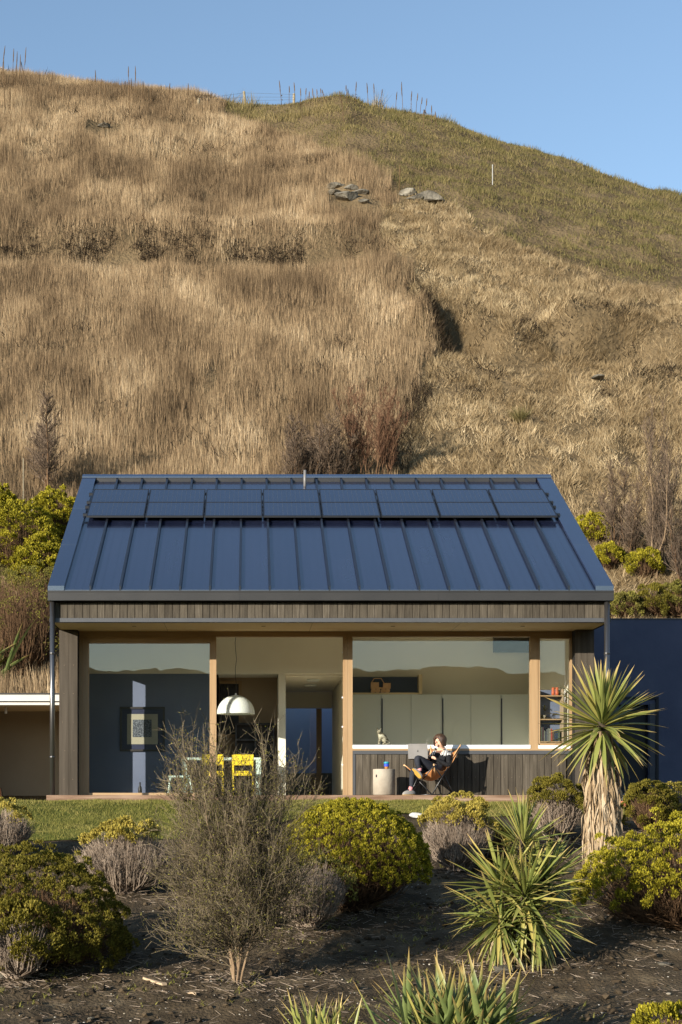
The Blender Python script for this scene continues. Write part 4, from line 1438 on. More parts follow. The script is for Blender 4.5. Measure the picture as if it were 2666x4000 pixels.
def skin_mesh(name, joints, bonds, root, levels=2):
    """grow one continuous surface over a joint skeleton and return the finished mesh"""
    names = list(joints)
    me = bpy.data.meshes.new(name)
    me.from_pydata([joints[k][:3] for k in names], [(names.index(a), names.index(b)) for a, b in bonds], [])
    o = bpy.data.objects.new(name, me)
    COL.objects.link(o)
    o.modifiers.new('skin', 'SKIN').use_smooth_shade = True
    for k, v in zip(names, me.skin_vertices[0].data):
        r = joints[k][3]
        v.radius = r if isinstance(r, tuple) else (r, r)
        v.use_root = (k == root)
    s_ = o.modifiers.new('sub', 'SUBSURF')
    s_.levels = levels
    s_.render_levels = levels
    dg = bpy.context.evaluated_depsgraph_get()
    dg.update()
    out = bpy.data.meshes.new_from_object(o.evaluated_get(dg))
    bpy.data.objects.remove(o)
    return out


bodym = skin_mesh('body', J, BE, 'pelvis')
bmx = bmesh.new()
bmx.from_mesh(bodym)
# fingers: four unequal and a thumb on each hand, curled over the keyboard
def finger(bm, pts, r):
    mb = MB()
    mb.tube(pts, [r, r * .95, r * .85, r * .6], 7)
    vs = [bm.verts.new(p) for p in mb.v]
    for f in mb.f:
        try:
            bm.faces.new([vs[i] for i in f])
        except ValueError:
            pass


for sd, w_, h_ in ((1, 'lwr', 'lha'), (-1, 'rwr', 'rha')):
    wv, hv = Vector(J[w_][:3]), Vector(J[h_][:3])
    d = (hv - wv).normalized()
    sd_ = d.cross(Vector((0, 0, 1))).normalized()
    for i, (off, ln) in enumerate(((-.024, .055), (-.008, .066), (.008, .070), (.023, .06))):
        b0 = hv + sd_ * off + d * .012
        finger(bmx, [b0, b0 + d * ln * .45 + Vector((0, 0, .010)), b0 + d * ln * .8 + Vector((0, 0, .002)), b0 + d * ln - Vector((0, 0, .014))], .0085)
    b0 = hv + sd_ * (.026 * sd) - d * .012
    finger(bmx, [b0, b0 + sd_ * .014 * sd + d * .018, b0 + sd_ * .016 * sd + d * .036 - Vector((0, 0, .004)), b0 + sd_ * .010 * sd + d * .05 - Vector((0, 0, .008))], .0095)
# nose and ears
def blob(bm, c, r):
    mb = MB()
    mb.ell(c, r, 8, 6)
    vs = [bm.verts.new(p) for p in mb.v]
    for f in mb.f:
        try:
            bm.faces.new([vs[i] for i in f])
        except ValueError:
            pass


HD = Vector((0, .205, .945))
blob(bmx, HD + Vector((0, -.095, -.022)), (.011, .018, .020))
blob(bmx, HD + Vector((0, -.075, -.075)), (.032, .022, .022))
for s_ in (-1, 1):
    blob(bmx, HD + Vector((s_ * .085, .012, -.02)), (.012, .02, .03))
bmx.to_mesh(bodym)
bmx.free()
for mm in ('skin', 'black_knit', 'stripe_knit', 'legging'):
    bodym.materials.append(M(mm))
jp = np.array([J[k][:3] for k in jn])
for p in bodym.polygons:
    c_ = np.array(p.center)
    k = jn[int(np.argmin(((jp - c_) ** 2).sum(1)))]
    if k.startswith('head') or k in ('neck1', 'lha', 'rha') or (k == 'neck0' and c_[1] < .245 and c_[2] > .70):
        mi = 0
    elif k in ('lwr', 'rwr'):
        mi = 0 if c_[1] < -.03 else 1
    elif k[1:] in ('hip', 'thi', 'kn', 'ca', 'an', 'ft'):
        mi = 3
    else:
        mi = 1
        if c_[2] > .69 and abs(c_[0]) > .06:
            mi = 2
    p.material_index = mi
    p.use_smooth = True
person = thing('person', 'person in black striped-shoulder top and dark leggings seated with a laptop', 'person', CH)


def cobj(name, me, parent):
    """mesh given in chair coordinates"""
    me.transform(CM)
    o = link(name, me, parent)
    o.location = -WL[parent]
    WL[o] = Vector()
    return o


body = cobj('body', bodym, person)
# jumper bulk: loose sleeves and front
# hair: fringed bob
hm = MB()
NA, NT = 28, 14
for i in range(NT + 1):
    for k in range(NA):
        a = 2 * math.pi * k / NA
        front = max(0, -math.sin(a))            # -y is the face
        th_end = 2.25 - 1.05 * (front ** 3.0)
        th = th_end * i / NT
        rr = .116 + .006 * math.sin(a * 7 + i) * (i > 3)
        zz = math.cos(th)
        x_ = rr * math.sin(th) * math.cos(a) * .95
        y_ = rr * math.sin(th) * math.sin(a) * 1.05
        if th > 1.57:
            x_ = rr * math.cos(a) * (.95 - .10 * (th - 1.57))
            y_ = rr * math.sin(a) * (1.05 - .14 * (th - 1.57))
            zz = -(th - 1.57) * 1.55
        hm.v.append((HD.x + x_, HD.y + .012 + y_, HD.z + .02 + .108 * zz))
for i in range(NT):
    for k in range(NA):
        k2 = (k + 1) % NA
        hm.f.append([i * NA + k, (i + 1) * NA + k, (i + 1) * NA + k2, i * NA + k2])
        hm.mi.append(0)
ho = cobj('hair', hm.mesh('hair', 'hair', smooth=True), person)
md = ho.modifiers.new('s', 'SOLIDIFY')
md.thickness = .02
md.offset = -1
fm_ = MB()
for s_ in (-1, 1):
    fm_.ell(HD + Vector((s_ * .033, -.081, .0)), (.013, .006, .006), 8, 5)
cobj('eyes', fm_.mesh('eyes', 'eye_dark', smooth=True), person)
cobj('mouth', MB().ell(HD + Vector((0, -.090, -.062)), (.022, .008, .006), 8, 5).mesh('mouth', 'lip', smooth=True), person)
# shoes
def shoe(a, d, upv, nm):
    """slipper: a = heel point, d = toe direction, upv = instep direction"""
    a, d, upv = Vector(a), Vector(d).normalized(), Vector(upv).normalized()
    s_ = d.cross(upv).normalized()
    up_ = MB()
    so_ = MB()
    n_ = 18
    ring = [(0.115 + .125 * math.cos(t), .043 * math.sin(t) * (1 + .15 * math.cos(t))) for t in np.linspace(0, 2 * math.pi, n_, endpoint=False)]
    lev = [(0, 1.0), (.028, 1.0), (.05, .82), (.066, .5)]
    for (h, sc) in lev:
        for (l, w_) in ring:
            up_.v.append(tuple(a + d * (.115 + (l - .115) * sc - h * .25) + s_ * (w_ * sc) + upv * h))
    for i in range(len(lev) - 1):
        for k in range(n_):
            k2 = (k + 1) % n_
            up_.f.append([i * n_ + k, i * n_ + k2, (i + 1) * n_ + k2, (i + 1) * n_ + k])
            up_.mi.append(0)
    up_.f.append([(len(lev) - 1) * n_ + k for k in range(n_)])
    up_.mi.append(0)
    for (h, sc) in ((-.016, .96), (-.001, 1.03)):
        for (l, w_) in ring:
            so_.v.append(tuple(a + d * (.115 + (l - .115) * sc) + s_ * (w_ * sc) + upv * h))
    for k in range(n_):
        k2 = (k + 1) % n_
        so_.f.append([k, k2, n_ + k2, n_ + k])
    so_.f += [list(range(n_))[::-1], [n_ + k for k in range(n_)]]
    so_.mi = [0] * len(so_.f)
    u = cobj('shoe', up_.mesh('shoe', 'shoe_grey', smooth=True), person)
    me = so_.mesh('sole', 'sole_yellow')
    me.transform(CM)
    o = link('sole', me, u)
    o.location = (0, 0, 0)


shoe((.005, -.475, .027 - .010), (-.35, -.92, -.03), (0, 0, 1), 'r')
shoe((-.04, -.47, .445), (.60, .02, -.50), (.30, .85, .25), 'l')
cobj('sock', MB().tube([(-.03, -.525, .14), (-.04, -.545, .07)], [.036, .038], 12).mesh('sock', 'pink_sock', smooth=True), person)
cobj('sock', MB().tube([(.05, -.405, .46), (.055, -.40, .41)], [.039, .037], 12).mesh('sock', 'pink_sock', smooth=True), person)

# laptop on the lap
lp = thing('laptop', 'grey metal laptop with a dark round emblem open on the seated person lap', 'laptop', cw(-.1, -.22, .62))
lx_, ly_, lz_ = Vector((.87, .5, 0)).normalized(), Vector((-.5, .87, -.06)).normalized(), None
lc = Vector((-.105, -.25, .632)) + ly_ * .11
lz_ = lx_.cross(ly_).normalized()


def lq(x, y, z):
    return lc + lx_ * x + ly_ * y + lz_ * z


base = MB().hexa([lq(a, b, c_) for c_ in (0, .012) for b in (-.11, .11) for a in (-.17, .17)])
cobj('keyboard_base', base.mesh('keyboard_base', 'aluminium'), lp)
cobj('keys', MB().hexa([lq(a, b, c_) for c_ in (.0121, .0135) for b in (-.06, .09) for a in (-.14, .14)]).mesh('keys', 'laptop_key'), lp)
tl = R(14)
sd_ = (lz_ * math.cos(tl) - ly_ * math.sin(tl)).normalized()
sn_ = (ly_ * math.cos(tl) + lz_ * math.sin(tl)).normalized()
hp = lq(0, -.11, .012)
scr = MB().hexa([hp + lx_ * a + sn_ * b + sd_ * c_ for c_ in (.004, .245) for b in (-.007, 0) for a in (-.17, .17)])
so_ = cobj('screen', scr.mesh('screen', 'aluminium'), lp)
disp = MB().hexa([hp + lx_ * a + sn_ * b + sd_ * c_ for c_ in (.014, .235) for b in (.0005, .0015) for a in (-.16, .16)])
me = disp.mesh('display', 'laptop_key')
me.transform(CM)
link('display', me, so_).location = (0, 0, 0)
# emblem: bitten round fruit with a leaf
em = MB()
ce = hp + sd_ * .118 - sn_ * .0085
n_ = 22
vs = []
for k in range(n_):
    a = 2 * math.pi * k / n_
    r_ = .013 * (1 - .12 * math.cos(2 * a) - .1 * max(0, math.cos(a - 1.57)) ** 8 - .30 * max(0, math.cos(a - R(170))) ** 10)
    vs.append(ce + lx_ * r_ * math.cos(a) * .92 + sd_ * r_ * math.sin(a))
em.add(vs, [list(range(n_))])
lf = ce + sd_ * .019 + lx_ * .002
em.add([lf - sd_ * .005 - lx_ * .002, lf + lx_ * .004 - sd_ * .001, lf + sd_ * .005 + lx_ * .003, lf - lx_ * .002 + sd_ * .001], [(0, 1, 2, 3)])
me = em.mesh('emblem', 'logo_dark')
me.transform(CM)
link('emblem', me, so_).location = (0, 0, 0)

# ------------------------------------------------------------------ cat on the kitchen sill
cb = W(1497, 2910, YW + .32)
CJ = {'hip': (.055, 0, .075, .072), 'mid': (.01, 0, .13, .068), 'chest': (-.045, -.01, .165, .055), 'neck': (-.062, -.02, .215, .036), 'skull': (-.068, -.035, .25, .046), 'muz': (-.080, -.072, .238, .022),
      'fl0': (-.055, -.03, .11, .026), 'fl1': (-.065, -.035, .04, .017), 'fl2': (-.075, -.055, .012, .018),
      'fr0': (-.055, .02, .11, .026), 'fr1': (-.068, .02, .04, .017), 'fr2': (-.082, .0, .012, .018),
      'kl': (.01, -.055, .075, .045), 'hl': (.045, -.062, .022, .022), 'pl': (-.015, -.07, .012, .017),
      'kr': (.01, .055, .075, .045), 'hr': (.045, .062, .022, .022), 'pr': (-.015, .07, .012, .017),
      't0': (.115, .01, .03, .02), 't1': (.12, -.06, .018, .016), 't2': (.07, -.11, .016, .014), 't3': (.0, -.115, .015, .012)}
CB = [('hip', 'mid'), ('mid', 'chest'), ('chest', 'neck'), ('neck', 'skull'), ('skull', 'muz'), ('chest', 'fl0'), ('fl0', 'fl1'), ('fl1', 'fl2'), ('chest', 'fr0'), ('fr0', 'fr1'), ('fr1', 'fr2'),
      ('hip', 'kl'), ('kl', 'hl'), ('hl', 'pl'), ('hip', 'kr'), ('kr', 'hr'), ('hr', 'pr'), ('hip', 't0'), ('t0', 't1'), ('t1', 't2'), ('t2', 't3')]
cmx = skin_mesh('cat', CJ, CB, 'hip', 2)
bmc = bmesh.new()
bmc.from_mesh(cmx)
for s_ in (-1, 1):
    e = Vector((-.070 + s_ * .028, -.03, .282))
    vs = [bmc.verts.new(e + Vector(v_)) for v_ in ((-.019, -.006, -.012), (.019, -.006, -.012), (0, .016, -.014), (s_ * .006, 0, .034))]
    for f in ((0, 1, 3), (1, 2, 3), (2, 0, 3)):
        bmc.faces.new([vs[i] for i in f])
bmc.to_mesh(cmx)
bmc.free()
cmx.materials.append(M('tabby'))
for p in cmx.polygons:
    p.use_smooth = True
cmx.transform(Matrix.Translation(cb))
cat = thing('cat', 'tabby cat sitting upright on the white kitchen sill behind the glass', 'cat', cb)
o = link('body', cmx, cat)
o.location = -WL[cat]
em = MB()
for s_ in (-1, 1):
    em.ell(Vector(cb) + Vector((-.074 + s_ * .019, -.078, .258)), (.006, .004, .006), 8, 5)
em.build('eyes', 'eye_dark', cat, smooth=True)

# ------------------------------------------------------------------ pot, cloche, stone, offcuts
q = ghit(2438, 3162)
tp = thing('terracotta_pot', 'terracotta pot under a glass cloche on the grass by the dark doorway', 'pot', q)
MB().lathe([(0, 0), (.058, 0), (.068, .09), (.08, .095), (.082, .135), (.072, .135), (.062, .11), (0, .11)], q, 24).build('pot', 'terracotta', tp, smooth=False)
MB().lathe([(.058, .112), (.060, .19), (.052, .225), (.03, .245), (0, .25)], q, 24).build('cloche', 'cloche_glass', tp, smooth=True)


def rock(name, c, r, mt, parent=None, seed=0, flat=.6, sub=3):
    bm = bmesh.new()
    bmesh.ops.create_icosphere(bm, subdivisions=sub, radius=1)
    rg = np.random.default_rng(seed)
    pl_ = [(Vector(rg.normal(0, 1, 3)).normalized(), rg.uniform(.42, .8)) for _ in range(16)]
    for v in bm.verts:
        d = v.co.copy()
        for n_, dist in pl_:
            s_ = d.dot(n_)
            if s_ > dist:
                d -= n_ * (s_ - dist) * .97
        d += d.normalized() * .05 * (float(fbm(np.array([d.x * 3 + seed]), np.array([d.y * 3 + d.z * 2]))[0]))
        v.co = Vector((d.x * r[0], d.y * r[1], d.z * r[2]))
    me = bpy.data.meshes.new(name)
    bm.to_mesh(me)
    bm.free()
    me.materials.append(M(mt))
    o = link(name, me, parent, c)
    return o


q = ghit(1640, 3195)
tag(rock('white_stone', (q.x, q.y, q.z + .03), (.17, .12, .07), 'white_stone', seed=3), 'low white stone on the lawn edge below the deck', 'stone')
q = ghit(8, 3825)
tag(rock('pale_stone', (q.x - .02, q.y, q.z + .1), (.12, .14, .17), 'rock', seed=5), 'upright pale stone at the foot of the dark green mounded bush', 'stone')
for i, (px, py, r_, lab) in enumerate(((355, 3985, .05, 'flat grey stone on bare soil beyond the pale offcut'), (548, 3905, .022, 'small round grey stone lying near the pale wooden offcut'), (2170, 3790, .032, 'pale rounded stone just beside the clumping cabbage tree base'), (2345, 3785, .03, 'pale angular stone between cabbage tree and gold bush'),
                                       (2590, 3770, .085, 'broad dusty buff stone half sunk under the gold bush'), (2615, 3885, .03, 'small white cobble on the open bare soil below gold bush'), (2355, 3958, .022, 'small flat white stone on the bare soil beside sword leaves'), (2430, 3975, .034, 'flat blue-grey stone on soil between sword leaves and the low gold sprigs'), (1960, 3795, .16, 'wide dusty stone at the base of the clumping cabbage tree'))):
    q = ghit(px, py)
    tag(rock('garden_stone', (q.x, q.y, q.z + r_ * .18), (r_, r_ * .9, r_ * .42), 'rock' if i not in (2, 5, 6) else 'pebble', seed=20 + i, sub=2), lab, 'stone', 'stones on the bare soil')
q0, q1 = ghit(556, 3828), ghit(640, 3858)
oc = MB()
a, b = Vector(q0) + Vector((0, 0, .012)), Vector(q1) + Vector((0, 0, .012))
d = (b - a).normalized()
s_ = d.cross(Vector((0, 0, 1))).normalized() * .035
oc.hexa([a - s_ * .2, a + s_ * .2 + d * .03, b - s_, b + s_ * .4, *(p + Vector((0, 0, .018)) for p in (a - s_ * .2, a + s_ * .2 + d * .03, b - s_, b + s_ * .4))])
tag(oc.build('wood_offcut', 'offcut'), 'pale pointed wooden offcut lying on the bare soil', 'offcut')
q = ghit(745, 3885)
m = MB()
m.tube([q + Vector((-.02, 0, .012)), q + Vector((.02, -.06, .02)), q + Vector((.05, -.13, .012))], [.007, .006, .003], 6)
m.tube([q + Vector((-.01, .02, .016)), q + Vector((.045, -.05, .024)), q + Vector((.055, -.09, .014))], [.006, .005, .002], 6)
tag(m.build('broken_stick', 'offcut'), 'split pale stick lying on the soil near the bare shrub', 'stick')
# chair at the edge of the wing's court: only a wing tip shows
q = W(2, 3110, 33.2)
wc = thing('court_chair', 'tan leather butterfly chair under the pale roof of the wing', 'chair', (q.x - .12, 33.2, -.66))
o = link('sling', so.data, wc)
c2 = Matrix.Translation(Vector((q.x - .12, 33.2, -.66))) @ Matrix.Rotation(R(35), 4, 'Z')
me = so.data.copy()
me.transform(CM.inverted())
me.transform(c2)
o.data = me
o.location = -WL[wc]
for sx_ in (-1, 1):
    for sy_ in (-1, 1):
        tip = Vector(sling(sx_ * .97, sy_ * .95))
        tip.z -= .012
        for f_ in (fl_[(sx_, -sy_)], fl_[(-sx_, sy_)]):
            MB().tube([c2 @ tip, c2 @ Vector((f_[0], f_[1], .008))], .0075, 6).build('rod', 'black_rod', wc, smooth=True)
# ------------------------------------------------------------------ things on the hill
MU = [(5, 330, 140), (50, 345, 118), (62, 350, 120), (75, 352, 100), (88, 345, 125), (100, 350, 95), (150, 395, 50), (190, 400, 120), (225, 400, 60), (376, 375, 100), (392, 385, 78), (415, 420, 80),
      (480, 392, 70), (505, 395, 100), (516, 396, 85), (530, 400, 110), (560, 410, 70), (580, 408, 60), (588, 410, 62), (660, 420, 70), (680, 428, 68), (732, 430, 80), (758, 432, 48), (812, 440, 48),
      (38, 470, 110), (20, 430, 150), (508, 510, 140), (1102, 405, 75), (1130, 410, 64), (1154, 412, 78), (1176, 412, 50), (1195, 408, 62), (1212, 405, 46), (1228, 402, 56), (1240, 402, 52), (1255, 400, 46), (1270, 398, 48), (1356, 400, 60), (1368, 400, 48), (1390, 400, 62), (1440, 402, 70),
      (1463, 402, 84), (1486, 405, 62), (1545, 412, 66), (1575, 420, 84), (1606, 425, 76), (1625, 440, 62), (1640, 448, 58), (1660, 452, 52), (1687, 470, 44), (1705, 480, 40), (565, 880, 150), (670, 640, 90), (330, 1200, 90), (1560, 735, 90), (1345, 470, 90), (1655, 500, 70)]
for i, (px, py, hp_) in enumerate(MU):
    b = hit(px, py + 8)
    s_ = F / b.y
    h = hp_ / s_ * 1.35
    t = thing('mullein_stalk', 'dry brown mullein seed stalk standing in the grass of the hill', 'stalk', b - Vector((0, 0, .05)), 'mullein stalks on the hill')
    lx_ = rng.normal(0, .07) * h
    ly_ = rng.normal(0, .05) * h
    h *= float(rng.uniform(.8, 1.12))
    k_ = float(rng.uniform(.5, .7))
    MB().tube([b - Vector((0, 0, .1)), b + Vector((lx_ * .5, ly_ * .5, h * k_))], [.017, .014], 5).build('stem', 'mullein', t)
    hd = MB()
    zs = np.linspace(k_, 1.0, 7)
    hd.tube([b + Vector((lx_ * z_ + .01 * math.sin(7 * z_ + i), ly_ * z_, h * z_)) for z_ in zs], [.018, .030, .025, .032, .026, .022, .009], 6)
    hd.build('seed_head', 'mullein', t)
    if i % 3 == 0:
        lf = MB()
        for q_ in range(7):
            a = rng.uniform(0, 6.28)
            z_ = rng.uniform(.05, .5) * h
            p = b + Vector((0, 0, z_))
            d = Vector((math.cos(a), math.sin(a), -.9)) * rng.uniform(.08, .2)
            s2 = Vector((-math.sin(a), math.cos(a), 0)) * .03
            lf.add([p, p + d * .5 + s2, p + d, p + d * .5 - s2], [(0, 1, 2, 3)])
        lf.build('withered_leaves', 'mullein', t)

# fence on the saddle
fe = thing('wire_fence', 'post and wire fence crossing the saddle of the hill', 'fence', hit(960, 425))
fp_ = []
for px, pt, pb in ((776, 395, 418), (812, 395, 420), (960, 373, 425), (1150, 374, 408)):
    b = hit(px, pb)
    b = Vector((b.x, b.y + .4, float(hill_z(b.x, b.y + .4))))
    h = (pb - pt) / (F / b.y) * 1.12
    tl_ = -.10 * h if px == 960 else 0
    MB().tube([b - Vector((0, 0, .2)), b + Vector((tl_, 0, h))], [.085, .075], 9).build('post', 'post_wood', fe)
    fp_.append((b, h, tl_))
for q_ in (.35, .6, .88):
    m = MB()
    m.tube([p + Vector((tl_ * q_, -.08, max(.5, h) * q_)) for p, h, tl_ in fp_], .007, 4)
    m.build('wire', 'wire', fe)
b = hit(1925, 722)
mp_ = thing('marker_post', 'slim white marker post on the green shoulder of the hill', 'post', b)
h = 70 / (F / b.y)
MB().tube([b - Vector((0, 0, .1)), b + Vector((.0, 0, h))], .026, 10).build('shaft', 'marker_white', mp_)
MB().lathe([(.0285, 0), (.031, .0), (.031, .08), (0, .1)], b + Vector((0, 0, h)), 10).build('cap', 'marker_white', mp_)

# outcrops
for j, (pts, lab) in enumerate(((((1315, 740, .62), (1365, 788, .8), (1405, 762, .5), (1335, 775, .55), (1425, 798, .4), (1300, 765, .4), (1380, 745, .45)), 'low broken grey rock outcrop at the edge of the tall grass'),
                                (((1665, 788, 1.0), (1600, 770, .6), (1710, 798, .55), (1625, 785, .5)), 'rounded pale grey boulder outcrop in the green sward'))):
    b0 = hit(pts[0][0], pts[0][1])
    t = thing('rock_outcrop', lab, 'rock', b0)
    for q_, (px, py, r_) in enumerate(pts):
        b = hit(px, py)
        rock('boulder', (b.x, b.y + .1, b.z + .18), (r_ * 1.1, r_ * .7, r_ * .42), 'rock', t, seed=40 + j * 10 + q_)
for px, py, r_, lab in ((410, 502, .5, 'flat pale rock showing through the tall grass high on the hill'), (2340, 1497, .3, 'small dark flat rock lying in the straw grass')):
    b = hit(px, py)
    t = tag(rock('hill_rock', (b.x, b.y, b.z + .15), (r_, r_ * .7, r_ * .4), 'rock', seed=int(px)), lab, 'rock')
# tussock with its shadow in the straw
b = hit(2030, 1655)
n_ = 500
a = rng.uniform(0, 6.283, n_)
P = np.tile(np.array(b), (n_, 1)) + np.stack([np.cos(a), np.sin(a), np.zeros(n_)], 1) * rng.uniform(0, .12, n_)[:, None]
lm = rng.uniform(.1, 1.3, n_)
V, T = blades(P, rng.uniform(.3, .75, n_), rng.uniform(.008, .018, n_), np.stack([np.cos(a) * lm, np.sin(a) * lm, np.ones(n_)], 1), rng.uniform(0, 6.28, n_))
tag(npmesh('tussock', V, T, 'short_green', np.repeat(rng.random(n_) * .8, 5)), 'single olive green tussock standing in the pale straw', 'tussock')


# ------------------------------------------------------------------ bare trees
def grow(base, h, stems, spread, upness, n1, n2, seed, r0=.05, crown0=.15, wig=.12, twl=.28, droop=0.0):
    """bare crown: returns trunk segments and twig segments (P0,P1,R0,R1 lists)"""
    rg = np.random.default_rng(seed)
    tr, tw = [], []
    for s_ in range(stems):
        a = rg.uniform(0, 6.283)
        sp = spread * rg.uniform(.15, 1.0) if stems > 1 else spread * .12
        p = np.array(base) + np.array([math.cos(a), math.sin(a), 0]) * (.02 + .05 * (stems > 1)) * h * .4
        d = np.array([math.cos(a) * sp, math.sin(a) * sp, 1.0])
        hh = h * (1 if s_ == 0 else rg.uniform(.6, 1.0))
        k = 9
        pts = [p]
        for i in range(k):
            d = d + rg.normal(0, wig, 3) * np.array([1, 1, .3])
            d[:2] *= .93
            d = d / np.linalg.norm(d)
            pts.append(pts[-1] + d * hh / k)
        rr = r0 * (1 if stems == 1 else rg.uniform(.5, 1))
        for i in range(k):
            tr.append((pts[i], pts[i + 1], rr * (1 - i / k * .85), rr * (1 - (i + 1) / k * .85)))
        for j in range(n1):
            t = crown0 + (1 - crown0) * rg.random() ** .9
            f = t * k
            i = min(int(f), k - 1)
            q = pts[i] + (pts[i + 1] - pts[i]) * (f - i)
            a = rg.uniform(0, 6.283)
            l = h * twl * (1.15 - t * .75) * rg.uniform(.5, 1.1)
            d1 = np.array([math.cos(a), math.sin(a), upness + rg.normal(0, .25)])
            d1 /= np.linalg.norm(d1)
            q1 = q + d1 * l * .5
            d2 = d1 + np.array([0, 0, .35 - droop]) + rg.normal(0, .15, 3)
            d2 /= np.linalg.norm(d2)
            q2 = q1 + d2 * l * .5
            rb = rr * .30 * (1 - .5 * t)
            tw.append((q, q1, rb, rb * .6))
            tw.append((q1, q2, rb * .6, rb * .25))
            for m_ in range(n2):
                u = rg.uniform(.15, 1)
                b0 = q + (q1 - q) * u * 2 if u < .5 else q1 + (q2 - q1) * (u - .5) * 2
                d3 = d2 + rg.normal(0, .55, 3) + np.array([0, 0, .2 - droop])
                d3 /= np.linalg.norm(d3)
                ll = l * rg.uniform(.18, .45)
                tw.append((b0, b0 + d3 * ll, rb * .38, rb * .16))
    return tr, tw


def segmesh(name, segs, mt, parent, k=3, minr=0):
    P0 = np.array([s_[0] for s_ in segs])
    P1 = np.array([s_[1] for s_ in segs])
    V, T = tubes(P0, P1, np.maximum([s_[2] for s_ in segs], minr), np.maximum([s_[3] for s_ in segs], minr * .6), k)
    return npmesh(name, V, T, mt, np.repeat(rng.random(len(segs)), 2 * k), parent, smooth=(k > 3))


def bare_tree(px, pb, ptop, lab, mt, stems=1, spread=.2, upness=.8, n1=60, n2=8, seed=0, r0=.05, minr=.006, crown0=.15, twl=.28, name='bare_tree', dY=0, trunk='twig_brown'):
    b = hit(px, pb)
    if dY:
        b = Vector((b.x, b.y + dY, float(hill_z(b.x, b.y + dY))))
    h = (pb - ptop) / (F / b.y)
    t = thing(name, lab, 'tree', b - Vector((0, 0, .1)))
    tr, tw = grow(b - Vector((0, 0, .12)), h, stems, spread, upness, n1, n2, seed, r0, crown0, twl=twl)
    segmesh('trunk', tr, trunk, t, 6)
    segmesh('crown', tw, mt, t, 3, minr)
    return b, h


bare_tree(208, 1965, 1545, 'small bare dark tree standing alone in the tall grass', 'twig_tree', 2, .16, .9, 120, 11, 1, .05, .006, .22, .26)
for i, (px, pb, pt, sd) in enumerate(((1150, 1905, 1610, 3), (1225, 1910, 1575, 4), (1300, 1905, 1620, 5))):
    bare_tree(px, pb, pt, ['grey bare bush at the tan grass side behind the ridge', 'tallest grey bare bush behind the ridge near the vent pipe', 'grey bare bush next to the russet willow behind the ridge'][i], 'twig_tree', 7, .45, .8, 40, 8, sd, .03, .007, .1, .30, 'bare_bush')
for i, (px, pb, pt, sd) in enumerate(((1400, 1905, 1500, 7), (1455, 1905, 1470, 8), (1520, 1905, 1520, 9))):
    bare_tree(px, pb, pt, ['russet bare willow beside the grey bushes behind the ridge', 'tallest russet bare willow behind the ridge', 'russet bare willow at the straw edge behind the ridge'][i], 'twig_red', 6, .12, 1.9, 40, 7, sd, .035, .006, .25, .24, 'bare_willow')
bare_tree(2575, 2260, 1540, 'tall bare poplar with pale upright stems above the blue building', 'twig_tree', 10, .11, 2.2, 55, 8, 12, .045, .005, .12, .16, 'bare_poplar', 0, 'bark_pale')
bare_tree(2400, 2150, 1760, 'bare grey-brown tree between the roof end and the poplar', 'twig_tree', 4, .2, 1.2, 55, 9, 13, .035, .005, .12, .22)
bare_tree(2455, 2180, 1830, 'low twiggy bare tree beside the tall poplar', 'twig_tree', 6, .3, 1.1, 40, 8, 14, .03, .005, .08, .24)
bare_tree(2665, 2300, 1900, 'dark twiggy bare tree at the foot of the tall poplar', 'twig_tree', 6, .3, 1.1, 40, 8, 15, .03, .005, .08, .24)
BASES = []
